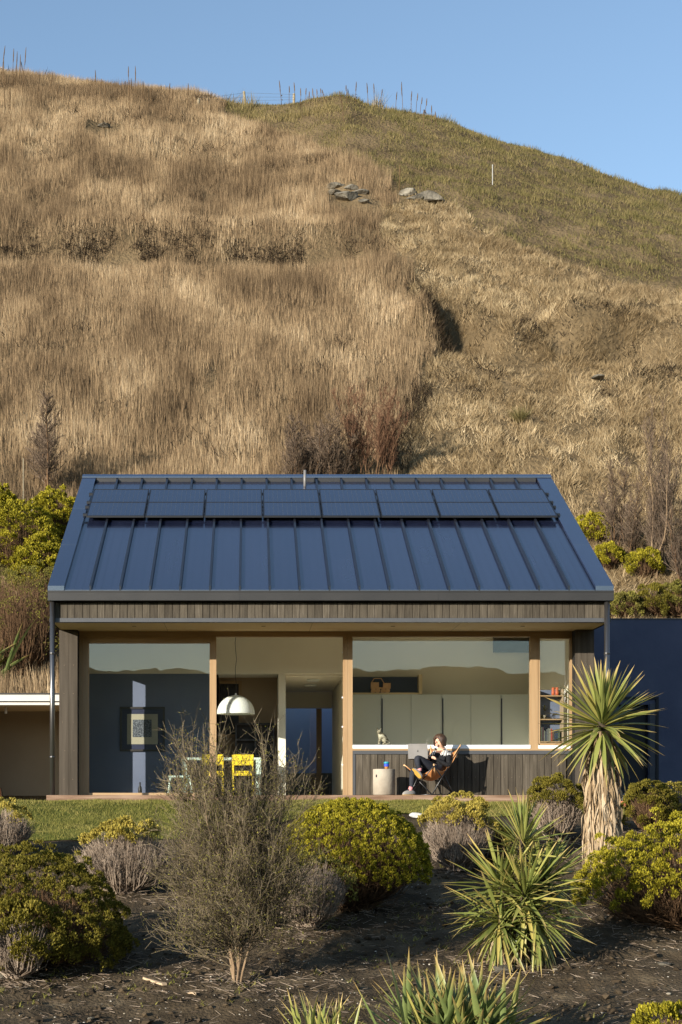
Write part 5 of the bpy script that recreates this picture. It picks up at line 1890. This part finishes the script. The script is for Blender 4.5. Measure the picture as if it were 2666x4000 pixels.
# ------------------------------------------------------------------ mounded bushes
def cushion(name, label, base, rx, ry, h, sprig, twig, n=16000, sl=.035, lobes=70, low=.18, stems=700, seed=0, gaps=.0, cat_='bush', group=None, lobe_amp=.16, twr=.004, fan=False, wsc=1.0, dead=0.0, tilt=(0, 0), squat=.42):
    """evergreen mound: lobed dome of small upright sprigs over a fan of twigs"""
    rg = np.random.default_rng(seed)
    t = thing(name, label, cat_, base - Vector((0, 0, .03)), group)
    B = np.array(base)
    # clumps sit on a dome; each is a little ball of sprigs, so dark gaps stay between them
    c0 = squat
    fz = h * c0
    rzv = h * (1 - c0) * .94
    RD = np.array([rx, ry, rzv])
    ld = norm(np.stack([rg.normal(0, 1, lobes * 3), rg.normal(0, 1, lobes * 3), rg.normal(.25, .8, lobes * 3)], 1))
    lc = ld * RD
    cz = lc[:, 2] + fz
    ok = (cz > h * low) & (rg.random(len(ld)) > dead)
    ok &= rg.random(len(ld)) < np.clip((cz / h - low) / .15, .25, 1)
    # keep clumps apart
    br0 = 1.12 * math.sqrt(2.0 * (rx * ry * rzv) ** (2 / 3) / lobes)
    keep = []
    for q in np.nonzero(ok)[0]:
        if not keep or (((lc[q] - lc[keep]) ** 2).sum(1) > (br0 * .82) ** 2).all():
            keep.append(q)
    if base.y < 24:
        BASES.append((base.x, base.y, max(rx, .3)))
    ld, lc = ld[keep], lc[keep]
    K = len(keep)
    lr = rg.uniform(.75, 1.2, K) * br0
    push = 1 + lobe_amp * rg.normal(0, .45, K)
    bi2 = rg.integers(0, K, n)
    dv = norm(norm(ld[bi2] / RD) * .75 + rg.normal(0, .42, (n, 3)) + np.array([0, 0, .22]))
    prof2 = (dv * norm(ld[bi2] / RD)).sum(1)
    sq = 1 - .35 * np.clip(-prof2, 0, 1)
    p = lc[bi2] * push[bi2][:, None] + dv * (lr[bi2] * sq * rg.uniform(.8, 1.05, n))[:, None] + np.array([0, 0, fz])
    p[:, :2] += np.array(tilt) * p[:, 2:3]
    kk = (p[:, 2] > .01) & (prof2 > -.75)
    p, bi2, d2 = p[kk], bi2[kk], dv[kk]
    lobes = K
    m = len(p)
    g = norm(d2 * .5 + ld[bi2] * .5 + np.array([0, 0, .75]))
    # each sprig: 4 small tapering leaves around a shoot
    VV, TT, RR = [], [], []
    base_i = 0
    shade = rg.random(m) * .55 + .45 * np.clip(.5 + .5 * rg.normal(0, .6, lobes)[bi2], 0, 1)
    for q in range(3):
        a = rg.normal(0, 1, (m, 3))
        s_ = norm(np.cross(g, a)) * (sl * .22 * wsc * rg.uniform(.7, 1.3, m))[:, None]
        dd = norm(g + .27 * a)
        L_ = (sl * rg.uniform(.55, 1.15, m))[:, None]
        o = p + .25 * sl * rg.normal(0, 1, (m, 3))
        V = np.stack([o, o + dd * L_ * .6 + s_, o + dd * L_, o + dd * L_ * .6 - s_], 1).reshape(-1, 3)
        T = np.arange(m)[:, None] * 4 + base_i + np.array([[0, 1, 2, 3]])
        VV.append(V)
        TT.append(T)
        RR.append(np.repeat(np.clip(shade + rg.normal(0, .12, m), 0, 1), 4))
        base_i += m * 4
    npmesh('foliage', np.concatenate(VV) + B, np.concatenate(TT), sprig, np.concatenate(RR), t)
    # twigs: from the crown of the root to points just under the surface
    k = stems
    d = norm(np.stack([rg.normal(0, 1, k), rg.normal(0, 1, k), np.abs(rg.normal(.25, .7, k))], 1))
    rr = rg.uniform(.72, 1.0, k)[:, None]
    e = d * rr * RD * .99 + np.array([0, 0, fz])
    e[:, :2] += np.array(tilt) * e[:, 2:3]
    s0 = np.stack([rg.normal(0, .10 * rx, k), rg.normal(0, .10 * ry, k), np.zeros(k)], 1)
    mid = s0 * .35 + e * np.array([.62, .62, .40]) + rg.normal(0, .03, (k, 3)) * h
    mid[:, 2] = np.maximum(mid[:, 2], .03)
    e[:, 2] = np.maximum(e[:, 2], .06)
    m2 = mid * .4 + e * .6 + rg.normal(0, .02, (k, 3)) * h
    P0 = np.concatenate([s0, mid, m2])
    P1 = np.concatenate([mid, m2, e])
    ra = np.concatenate([np.full(k, twr * 1.6), np.full(k, twr), np.full(k, twr * .7)])
    rb = np.concatenate([np.full(k, twr), np.full(k, twr * .7), np.full(k, twr * .4)])
    rv = np.tile(rg.random(k), 3)
    # side twiglets
    j = k * 4
    ii = rg.integers(0, k, j)
    u = rg.random(j)[:, None]
    q0 = mid[ii] * (1 - u) + e[ii] * u
    dv = norm(norm(e[ii] - mid[ii]) + rg.normal(0, .42, (j, 3)) + np.array([0, 0, .15]))
    q1 = q0 + dv * (rg.uniform(.05, .16, j) * h)[:, None]
    P0 = np.concatenate([P0, q0])
    P1 = np.concatenate([P1, q1])
    ra = np.concatenate([ra, np.full(j, twr * .55)])
    rb = np.concatenate([rb, np.full(j, twr * .3)])
    rv = np.concatenate([rv, rg.random(j)])
    V, T = tubes(P0 + B, P1 + B, ra, rb, 3)
    npmesh('twigs', V, T, twig, np.repeat(rv, 6), t)
    return t


def gp(px, py):
    return ghit(px, py)


b = gp(130, 3770)
cushion('mounded_bush', 'large dark olive green mounded bush beside the pale stone', Vector((b.x - .02, b.y, b.z)), 0.88, .82, 1.12, 'sprig_green', 'twig_brown', 27000, .028, 560, .02, 900, 1, lobe_amp=.12, dead=.04, squat=.10)
b = gp(70, 3800)
cushion('low_bush', 'low half-dead olive bush against the front of the dark green mound', Vector((b.x + .05, b.y - .35, b.z)), .36, .32, .62, 'sprig_green', 'twig_grey', 3600, .036, 30, .34, 500, 21, .1, dead=.3)
b = gp(1372, 3555)
cushion('mounded_bush', 'big rounded gold-topped green bush directly below the deck', Vector((b.x, b.y, b.z)), .84, .80, 1.24, 'sprig_gold', 'twig_brown', 30000, .027, 1100, .24, 900, 2, lobe_amp=.05, squat=.34)
b = gp(2670, 3630)
cushion('mounded_bush', 'sprawling bright gold mounded bush near the tall cabbage tree', Vector((b.x + .03, b.y, b.z)), 1.08, .85, 1.12, 'sprig_gold', 'twig_brown', 24000, .030, 480, .24, 1100, 3, lobe_amp=.20, dead=.10, squat=.22)
b = gp(490, 3490)
cushion('grey_bush', 'grey twiggy bush with a yellow top cut from the lawn edge', b, .60, .52, .80, 'sprig_pale', 'twig_grey', 3400, .038, 90, .70, 1900, 4, .15, dead=.25, twr=.0042)
b = gp(25, 3345)
cushion('grey_bush', 'leggy grey twiggy bush on the lawn edge behind the dark green mound', Vector((b.x - .05, b.y, b.z)), .42, .42, .66, 'sprig_pale', 'twig_grey', 900, .034, 60, .72, 1100, 5, .2, dead=.6, twr=.0042)
b = gp(1790, 3400)
cushion('grey_bush', 'grey twiggy bush with gold crown next to the rounded gold-topped bush', Vector((b.x, b.y, b.z)), .46, .45, .90, 'sprig_pale', 'twig_grey', 4200, .034, 90, .62, 1400, 6, .1, dead=.18, twr=.0042)
b = gp(1930, 3390)
cushion('grey_bush', 'low brownish bush between the two cabbage trees', Vector((b.x, b.y + .2, b.z)), .30, .3, .55, 'sprig_pale', 'twig_brown', 1400, .034, 30, .6, 800, 7, .1, dead=.3)
b = gp(2175, 3285)
cushion('stemmy_bush', 'round bush on bare pale stems beside the tall cabbage tree skirt', Vector((b.x, b.y, b.z)), .36, .36, .84, 'sprig_green', 'twig_grey', 5200, .034, 40, .50, 700, 8, .05, twr=.006)
b = gp(2545, 3255)
cushion('dark_bush', 'dark round bush in front of the black doorway', Vector((b.x, b.y, b.z)), .33, .33, .68, 'sprig_green', 'twig_brown', 5200, .034, 40, .2, 500, 9)
b = gp(2655, 3250)
cushion('grey_bush', 'grey twiggy bush with pale yellow tips before the blue plaster', Vector((b.x, b.y - .1, b.z)), .44, .42, .66, 'sprig_pale', 'twig_grey', 2000, .034, 60, .5, 1200, 10, .2, dead=.4, twr=.0042)
b = ghit(2610, 4085)
cushion('low_bush', 'low gold sprigs rising from the bare soil at the bottom of the bed', Vector((b.x + .05, b.y, b.z)), .26, .22, .24, 'sprig_gold', 'twig_brown', 2600, .034, 16, .2, 160, 11)

# hedge mounds on the slope behind the wing
for i, (px, py, wpx, hpx, lab) in enumerate(((60, 2260, 300, 270, 'broad gold mound of the hedge behind the wing, lowest of the group'), (215, 2180, 180, 250, 'gold mound of the hedge touching the roof edge of the dark gable house'), (-10, 2090, 130, 190, 'dark-topped gold mound of the hedge in the tall grass'), (160, 2330, 200, 200, 'gold mound of the hedge just above the brown twiggy scrub'))):
    b = hit(px, py)
    s_ = F / b.y
    cushion('hedge_bush', lab, b, wpx / s_ / 2, wpx / s_ / 2.2, hpx / s_, 'sprig_gold', 'twig_brown', 7000, .075, 110, .12, 500, 30 + i, .1, group='gold hedge mounds', lobe_amp=.22, twr=.008, wsc=1.1)
for i, (px, py, wpx, hpx, lab) in enumerate(((90, 2640, 330, 420, 'brown leafless scrub bush behind the pale flat roof'), (190, 2560, 200, 330, 'brown leafless scrub bush against the dark house wall'), (-30, 2560, 220, 330, 'brown leafless scrub bush behind the flax on the slope'))):
    b = hit(px, py)
    s_ = F / b.y
    cushion('scrub_bush', lab, b, wpx / s_ / 2, wpx / s_ / 2.2, hpx / s_, 'bud_leaf', 'twig_brown', 2600, .05, 60, .2, 1000, 40 + i, .1, group='brown scrub', lobe_amp=.2, twr=.006)
for i, (px, py, wpx, hpx, lab) in enumerate(((2315, 2130, 110, 90, 'small gold bush close to the sloping roof edge'), (2375, 2235, 100, 80, 'small gold bush lower down near the roof corner'), (2520, 2270, 110, 90, 'sparse gold bush at the foot of the poplar'), (2440, 2420, 130, 110, 'low dark green and russet bush above the blue wall'), (2570, 2410, 170, 130, 'olive bush growing above the blue wall'), (2650, 2420, 120, 150, 'brown bush at the end above the blue wall'))):
    b = hit(px, py)
    s_ = F / b.y
    mt = 'sprig_gold' if i < 3 else ('sprig_green' if i == 4 else 'bud_leaf')
    cushion('slope_bush', lab, b, wpx / s_ / 2, wpx / s_ / 2.2, hpx / s_ * (1.15 if i < 3 else .8), mt, 'twig_brown', 2600, .065, 30, .12, 300, 50 + i, .1, group='bushes on the slope', lobe_amp=.2, twr=.006)


# ------------------------------------------------------------------ central leafless shrub
def leafless_shrub():
    b = gp(925, 3838)
    t = thing('leafless_shrub', 'tall leafless twiggy shrub with pale trunks in front of the open door', 'shrub', b - Vector((0, 0, .04)))
    rg = np.random.default_rng(77)
    B = np.array(b)
    tr, tw, lv = [], [], []
    px2m = b.y / F

    def chain(p, d, L, k, r, wig=.10, up=.06):
        pts = [p]
        for i in range(k):
            d = d + rg.normal(0, wig, 3) + np.array([0, 0, up])
            d = d / np.linalg.norm(d)
            pts.append(pts[-1] + d * L / k)
        return pts, [r * (1 - .8 * i / k) for i in range(k + 1)], d

    trunks = [(-.035, 0, 1.75), (.0, -.03, 1.95), (.03, .02, 1.8), (.02, .05, 1.6), (-.02, .05, 1.5), (.055, -.02, 1.5), (.05, .04, 1.7), (-.05, .03, 1.6)]
    limbs = []
    for (dx, dy, hh) in trunks:
        p = B + np.array([dx, dy, -.04])
        pts, rr, d = chain(p - np.array([dx, dy, 0]) * .45, np.array([dx * 2.6, dy * 2.6, 1.0]), hh * .92, 9, .0125, .12, .12)
        for i in range(9):
            tr.append((pts[i], pts[i + 1], rr[i], rr[i + 1]))
        for j in range(17):
            f = 1.0 + 7.9 * rg.random() ** .85
            i = int(f)
            q = pts[i] + (pts[i + 1] - pts[i]) * (f - i)
            a = rg.uniform(0, 6.283)
            z = (q[2] - B[2]) / 2.6
            el = .6 + 2.7 * z + rg.normal(0, .3)
            dd = np.array([math.cos(a), math.sin(a) * .8, el])
            dd /= np.linalg.norm(dd)
            L = rg.uniform(.5, .95) * (1.05 - .2 * z)
            limbs.append((q, dd, L, rr[i] * .5))
    # lower skirts that sweep out both ways
    for j in range(70):
        a = rg.choice([0.2, 2.9, 3.3, -.25, 4.7]) + rg.normal(0, .5)
        q = B + np.array([rg.normal(0, .05), rg.normal(0, .05), rg.uniform(.22, 1.15)])
        limbs.append((q, np.array([math.cos(a), math.sin(a), rg.uniform(-.05, .7)]), rg.uniform(.4, .8), .008))
    for (q, dd, L, r) in limbs:
        pts, rr, d = chain(q, dd, L, 6, max(r * .8, .0045), .13, .05)
        for i in range(6):
            tw.append((pts[i], pts[i + 1], rr[i], rr[i + 1]))
        for j in range(14):
            f = rg.uniform(.6, 5.95)
            i = int(f)
            p0 = pts[i] + (pts[i + 1] - pts[i]) * (f - i)
            dl = (pts[i + 1] - pts[i]) / np.linalg.norm(pts[i + 1] - pts[i])
            d1 = dl + rg.normal(0, .45, 3) + np.array([0, 0, .4])
            p1s, r1, _ = chain(p0, d1 / np.linalg.norm(d1), rg.uniform(.18, .48), 3, .0027, .16, .06)
            for i2 in range(3):
                tw.append((p1s[i2], p1s[i2 + 1], r1[i2], r1[i2 + 1]))
            for j2 in range(5):
                u = rg.integers(0, 3)
                p2 = p1s[u] + (p1s[u + 1] - p1s[u]) * rg.random()
                d2 = (p1s[u + 1] - p1s[u])
                d2 = d2 / np.linalg.norm(d2) + rg.normal(0, .6, 3) + np.array([0, 0, .15])
                d2 /= np.linalg.norm(d2)
                p3 = p2 + d2 * rg.uniform(.05, .17)
                tw.append((p2, p3, .0018, .0011))
                for _ in range(2):
                    lv.append(p2 + (p3 - p2) * rg.random())
    segmesh('trunk', tr, 'bark_pale', t, 8)
    segmesh('twigs', tw, 'twig_shrub', t, 3)
    lv = np.array(lv)
    m = len(lv)
    a = norm(rg.normal(0, 1, (m, 3)))
    s_ = norm(np.cross(a, rg.normal(0, 1, (m, 3))))
    l_ = rg.uniform(.008, .018, m)[:, None]
    V = np.stack([lv, lv + a * l_ * .5 + s_ * l_ * .35, lv + a * l_, lv + a * l_ * .5 - s_ * l_ * .35], 1).reshape(-1, 3)
    T = np.arange(m * 4).reshape(-1, 4)
    npmesh('buds', V, T, 'bud_leaf', np.repeat(rg.random(m), 4), t)


mat('twig_shrub', [S(54, 47, 37), S(96, 85, 67), S(142, 128, 104)], nscale=5, rough=.9, spec=.1, attr=True, attr_mix=.75)
leafless_shrub()
# brown dead growth at its foot, towards the gold-topped bush
b = gp(1215, 3600)
cushion('dead_bush', 'brown dead twiggy bush between the leafless shrub and gold-topped bush', Vector((b.x - .05, b.y - .5, b.z)), .42, .4, .72, 'bud_leaf', 'twig_grey', 900, .03, 30, .3, 1200, 61, .1, twr=.0035)


# ------------------------------------------------------------------ cabbage trees and flax
def leaf_mesh(nm, L, w, bend, fold, mt, twist=0, k=7):
    """sword leaf growing along +X, bending down by `bend` radians along its length"""
    v, tt = [], []
    x = z = 0
    for i in range(k + 1):
        t = i / k
        wid = w * (.42 + .58 * min(1, t / .35)) * (1 - max(0, (t - .45) / .55) ** 1.6) / 2
        a = -bend * t ** 1.3
        if i:
            x += L / k * math.cos(a)
            z += L / k * math.sin(a)
        tw = twist * t
        n_ = Vector((-math.sin(a), 0, math.cos(a)))
        for s_ in (-1, 0, 1):
            off = Vector((0, s_ * wid * math.cos(tw), s_ * wid * math.sin(tw))) + n_ * (abs(s_) * wid * fold)
            v.append((x + off.x, off.y, z + off.z))
            tt.append(t)
    f = []
    for i in range(k):
        for s_ in (0, 1):
            a = i * 3 + s_
            f.append((a, a + 1, a + 4, a + 3))
    me = bpy.data.meshes.new(nm)
    me.from_pydata(v, [], f)
    me.materials.append(M(mt))
    at = me.attributes.new('rnd', 'FLOAT', 'POINT')
    at.data.foreach_set('value', np.array(tt, np.float32))
    me.polygons.foreach_set('use_smooth', [True] * len(f))
    me.update()
    return me


LV = [leaf_mesh('leaf', 1.0, .055 * random.uniform(.95, 1.3) * 1.3, bd, random.uniform(.2, .45), 'cord_leaf', random.uniform(-.5, .5)) for bd in (.03, .08, .15, .24, .36, .55, .8, 1.1)]
FV = [leaf_mesh('leaf', 1.0, .085 * random.uniform(.85, 1.1), bd, random.uniform(.25, .5), 'flax_leaf', random.uniform(-.3, .3)) for bd in (.0, .05, .12, .22, .35)]


def put_leaf(parent, p, az, el, L, me, wsc=1.0, roll=0):
    o = bpy.data.objects.new('leaf', me)
    COL.objects.link(o)
    o.parent = parent
    o.matrix_basis = Matrix.Translation(Vector(p) - WL[parent]) @ Matrix.Rotation(az, 4, 'Z') @ Matrix.Rotation(-el, 4, 'Y') @ Matrix.Rotation(roll, 4, 'X') @ Matrix.Diagonal((L, L * wsc, L, 1))
    return o


def rosette(parent, c, n, L, seed, el0=-50, el1=88, stem=.18, wsc=1.0, bias=1.0, stiff=0.0):
    rg = np.random.default_rng(seed)
    for k in range(n):
        f = (k + .5) / n                              # 0 bottom .. 1 centre
        el = el0 + (el1 - el0) * f ** bias + rg.normal(0, 6)
        az = k * 2.39996 + rg.normal(0, .2)
        l = L * rg.uniform(.85, 1.08) * (1 - .18 * abs(f - .4))
        bi = int(np.clip(rg.normal(2.6 - 2.2 * f + (1.3 if el < 25 else 0) - stiff, 1.1), 0, len(LV) - 1))
        p = Vector(c) + Vector((.02 * math.cos(az), .02 * math.sin(az), -stem * (1 - f)))
        put_leaf(parent, p, az, R(min(el, 89)), l, LV[bi], wsc * rg.uniform(.8, 1.15), rg.normal(0, .25))


def dead_skirt(parent, c0, ztop, zbot, r0, r1, n, seed, L=(.35, .7)):
    """hanging dry leaves wrapped round the trunk"""
    rg = np.random.default_rng(seed)
    a = rg.uniform(0, 6.283, n)
    f = rg.random(n)
    z = zbot + (ztop - zbot) * f
    r = r1 + (r0 - r1) * f + rg.normal(0, .018, n)
    ln = rg.uniform(L[0], L[1], n)
    ln = np.minimum(ln, z - zbot + rg.uniform(.02, .1, n))
    ca = np.stack([np.cos(a), np.sin(a), np.zeros(n)], 1)
    ta = np.stack([-np.sin(a), np.cos(a), np.zeros(n)], 1)
    top = np.array([c0.x, c0.y, 0]) + ca * r[:, None] * .82
    top[:, 2] = z
    out = rg.normal(.03, .03, n)[:, None]
    sway = rg.normal(0, .05, n)[:, None]
    K = 4
    V = []
    w = rg.uniform(.010, .024, n)[:, None]
    for i in range(K + 1):
        t = i / K
        bulge = math.sin(t * 2.4) * 1.0
        p = top + ca * (out * bulge + r[:, None] * .2 * min(1, t * 2)) + ta * sway * t - np.array([0, 0, 1]) * (ln * t)[:, None] + ta * (.012 * np.sin(5 * t + a * 3))[:, None]
        ww = w * (1 - .7 * max(0, t - .3))
        roll = rg.normal(0, .5, n)[:, None]
        sd = ta * np.cos(roll) + ca * np.sin(roll)
        V += [p - sd * ww, p + sd * ww]
    V = np.stack(V, 1).reshape(-1, 3)
    b = np.arange(n)[:, None] * (2 * (K + 1))
    T = np.concatenate([b + np.array([[2 * i, 2 * i + 1, 2 * i + 3, 2 * i + 2]]) for i in range(K)], 1).reshape(-1, 4)
    o = npmesh('dead_leaf_skirt', V, T, 'dry_leaf', np.repeat(np.clip(rg.beta(2.2, 1.6, n) + .15 * (1 - f) - .05, 0, 1), 2 * (K + 1)), parent)
    o['kind'] = 'stuff'


def leaf_mass(parent, items):
    """further leaves beyond the single ones, joined into one part"""
    VV, TT, RR = [], [], []
    base_i = 0
    for (p, az, el, L, me, wsc, roll) in items:
        Mx = np.array(Matrix.Translation(Vector(p)) @ Matrix.Rotation(az, 4, 'Z') @ Matrix.Rotation(-el, 4, 'Y') @ Matrix.Rotation(roll, 4, 'X') @ Matrix.Diagonal((L, L * wsc, L, 1)))
        v = np.array([q.co[:] for q in me.vertices])
        f = np.array([q.vertices[:] for q in me.polygons])
        VV.append(v @ Mx[:3, :3].T + Mx[:3, 3])
        TT.append(f + base_i)
        RR.append(np.array([q.value for q in me.attributes['rnd'].data]))
        base_i += len(v)
    o = npmesh('leaf_mass', np.concatenate(VV), np.concatenate(TT), items[0][4].materials[0].name, np.concatenate(RR), parent, smooth=True)
    o['kind'] = 'stuff'


b = gp(2355, 3385)
ct = thing('cabbage_tree', 'tall single-headed cabbage tree with a skirt of dry straw leaves', 'tree', b - Vector((0, 0, .03)))
c = W(2352, 2812, b.y)
MB().tube([b - Vector((0, 0, .08)), b + Vector((0, 0, .8)), Vector(c) + Vector((0, 0, .03))], [.13, .12, .06], 12).build('trunk', 'cord_trunk', ct, smooth=True)
dead_skirt(ct, Vector((c.x, c.y, 0)), c.z - .14, b.z, .11, .152, 1500, 5)
dead_skirt(ct, Vector((c.x, c.y, 0)), c.z - .5, b.z, .15, .15, 1000, 6, (.3, .55))
rosette(ct, c, 172, .86, 3, -60, 87, .16, .92, .95)

b = gp(1985, 3775)
c2_ = thing('cabbage_tree', 'clumping many-headed young cabbage tree growing out of the bare soil', 'tree', b - Vector((0, 0, .03)))
heads = [(2045, 3260, .06, 50, .40, -12, 88), (2052, 3480, -.12, 66, .50, -72, 70), (1960, 3450, .10, 48, .50, -45, 75), (2130, 3420, .16, 44, .50, -50, 70), (1950, 3570, -.10, 42, .50, -75, 40), (2090, 3560, -.12, 48, .50, -80, 30)]
for i, (px, py, dy, n_, L_, e0, e1) in enumerate(heads):
    c = W(px, py, b.y + dy)
    fx = b.x + .06 * (i - 2)
    MB().tube([(fx, b.y + dy * .3, b.z - .05), (fx * .4 + c.x * .6, b.y + dy * .7, b.z * .5 + c.z * .5), c], [.045, .035, .026], 8).build('trunk', 'cord_trunk', c2_, smooth=True)
    rosette(c2_, c, n_, L_ * (1.25 if i == 0 else 1.3), 20 + i, e0, e1, .14 if i else .22, .72 if i else .8, 1.0, 1.3)
rg = np.random.default_rng(91)
its = []
for i, (px, py, dy, n_, L_, e0, e1) in enumerate(heads):
    for q in range(48 if i else 26):
        c = W(px, py, b.y + dy) - Vector((0, 0, rg.uniform(0, .12)))
        e_ = rg.uniform(e0, e1)
        its.append((c, rg.uniform(0, 6.283), R(e_), L_ * rg.uniform(1.0, 1.35), LV[int(np.clip(rg.normal(1.2 + (1.2 if e_ < 0 else 0), 1.0), 0, 7))], rg.uniform(.55, .85), rg.normal(0, .3)))
leaf_mass(c2_, its)
dead_skirt(c2_, Vector((b.x, b.y, 0)), b.z + .42, b.z, .12, .14, 160, 8, (.2, .4))

b = ghit(1790, 4110)
f3 = thing('flax_clump', 'broad grey-green sword-leaved clump at the bottom of the bed', 'plant', b - Vector((0, 0, .03)))
rg = np.random.default_rng(9)
for k in range(130):
    az = rg.uniform(0, 6.283)
    el = R(rg.uniform(12, 84))
    put_leaf(f3, b + Vector((rg.normal(0, .15), rg.normal(0, .08), -.03)), az, el, rg.uniform(.55, .86) * (.78 + .22 * math.sin(el)), FV[int(rg.integers(0, 5))], rg.uniform(.65, .95), rg.normal(0, .3))
its = []
for k in range(150):
    its.append((b + Vector((rg.normal(0, .16), rg.normal(0, .08), -.03)), rg.uniform(0, 6.283), R(rg.uniform(15, 84)), rg.uniform(.5, .8), FV[int(rg.integers(0, 5))], rg.uniform(.55, .85), rg.normal(0, .3)))
leaf_mass(f3, its)
b = ghit(1255, 4120)
f4 = thing('flax_clump', 'thin yellow-green spiky clump beside the broad sword-leaved clump', 'plant', b - Vector((0, 0, .03)))
for k in range(46):
    az = rg.uniform(0, 6.283)
    put_leaf(f4, b + Vector((rg.normal(0, .12), rg.normal(0, .06), -.03)), az, R(rg.uniform(48, 89)), rg.uniform(.34, .6), LV[int(rg.integers(0, 4))], rg.uniform(.55, .8), rg.normal(0, .3))
b = ghit(1655, 3190)
f5 = thing('young_flax', 'tiny young spiky plant standing by the low white stone', 'plant', b - Vector((0, 0, .02)))
for k in range(9):
    put_leaf(f5, b, rg.uniform(0, 6.283), R(rg.uniform(60, 88)), rg.uniform(.14, .22), LV[1], .8)
# flax behind the wing: dry flower stalks and leaning leaves
b = hit(-60, 2660)
f6 = thing('flax_clump', 'yellowing flax with leaning leaves and dry stalks behind the wing', 'plant', b - Vector((0, 0, .05)))
for k in range(26):
    put_leaf(f6, b + Vector((rg.normal(0, .25), rg.normal(0, .2), 0)), rg.uniform(-.9, 1.2), R(rg.uniform(25, 80)), rg.uniform(1.2, 2.1), FV[int(rg.integers(1, 5))], .7, rg.normal(0, .3))
for k in range(3):
    MB().tube([b, b + Vector((.3 + .1 * k, 0, 1.3)), b + Vector((.75 + .25 * k, .1, 2.0 + .2 * k))], [.018, .014, .008], 6).build('flower_stalk', 'twig_grey', f6)
for px, py, pt in ((133, 2120, 2005), (98, 1960, 1850)):
    q = hit(px, py)
    q.y -= .3
    t = thing('garden_stake', 'thin pale stake standing in the gold hedge' if px == 133 else 'thin pale stake standing in the tall grass above the hedge', 'stake', q)
    MB().tube([q - Vector((0, 0, .3)), q + Vector((0, 0, (py - pt) / F * q.y + .4))], .02, 6).build('shaft', 'post_wood', t)
# litter gathered under the plants
LX_, LY_ = [], []
for (bx, by, br) in BASES + [(float(gp(925, 3838).x), float(gp(925, 3838).y), .6), (float(gp(1985, 3775).x), float(gp(1985, 3775).y), .4), (float(gp(2355, 3385).x), float(gp(2355, 3385).y), .35)]:
    q = int(420 * br)
    LX_.append(bx + rng.normal(0, 1, q) * br * .75)
    LY_.append(by + rng.normal(-.1, 1, q) * br * .6)
xx, yy = np.concatenate(LX_), np.concatenate(LY_)
P0 = np.stack([xx, yy, ground_z(xx, yy) + rng.uniform(.003, .03, len(xx))], 1)
a = rng.uniform(0, 6.283, len(xx))
d = np.stack([np.cos(a), np.sin(a), rng.uniform(-.1, .4, len(xx))], 1)
V, T = tubes(P0, P0 + d * rng.uniform(.03, .16, len(xx))[:, None], np.full(len(xx), .003), np.full(len(xx), .0012), 3)
tag(npmesh('plant_litter', V, T, 'twig_grey', np.repeat(rng.random(len(xx)), 6)), 'dry twigs and fallen leaves gathered under the garden plants', 'litter', kind='stuff')
# weeds on the bed
n_ = 900
y = 11.6 + 8.5 * rng.random(n_)
x = rng.uniform(-.26, .36, n_) * y * .75
k = (fbm(x * .8 + 3, y * .8, 2) > .12) & (y < lawn_front(x))
x, y = x[k], y[k]
m = len(x) * 6
xx = np.repeat(x, 6) + rng.normal(0, .03, m)
yy = np.repeat(y, 6) + rng.normal(0, .03, m)
P = np.stack([xx, yy, ground_z(xx, yy)], 1)
a = rng.uniform(0, 6.283, m)
V, T = blades(P, rng.uniform(.03, .08, m), rng.uniform(.006, .016, m), np.stack([np.cos(a), np.sin(a), np.full(m, .9)], 1), a + 1.57)
tag(npmesh('bed_weeds', V, T, 'turf_blade', np.repeat(rng.random(m), 5)), 'small green weeds and dry blades dotted over the bed', 'weeds', kind='stuff')
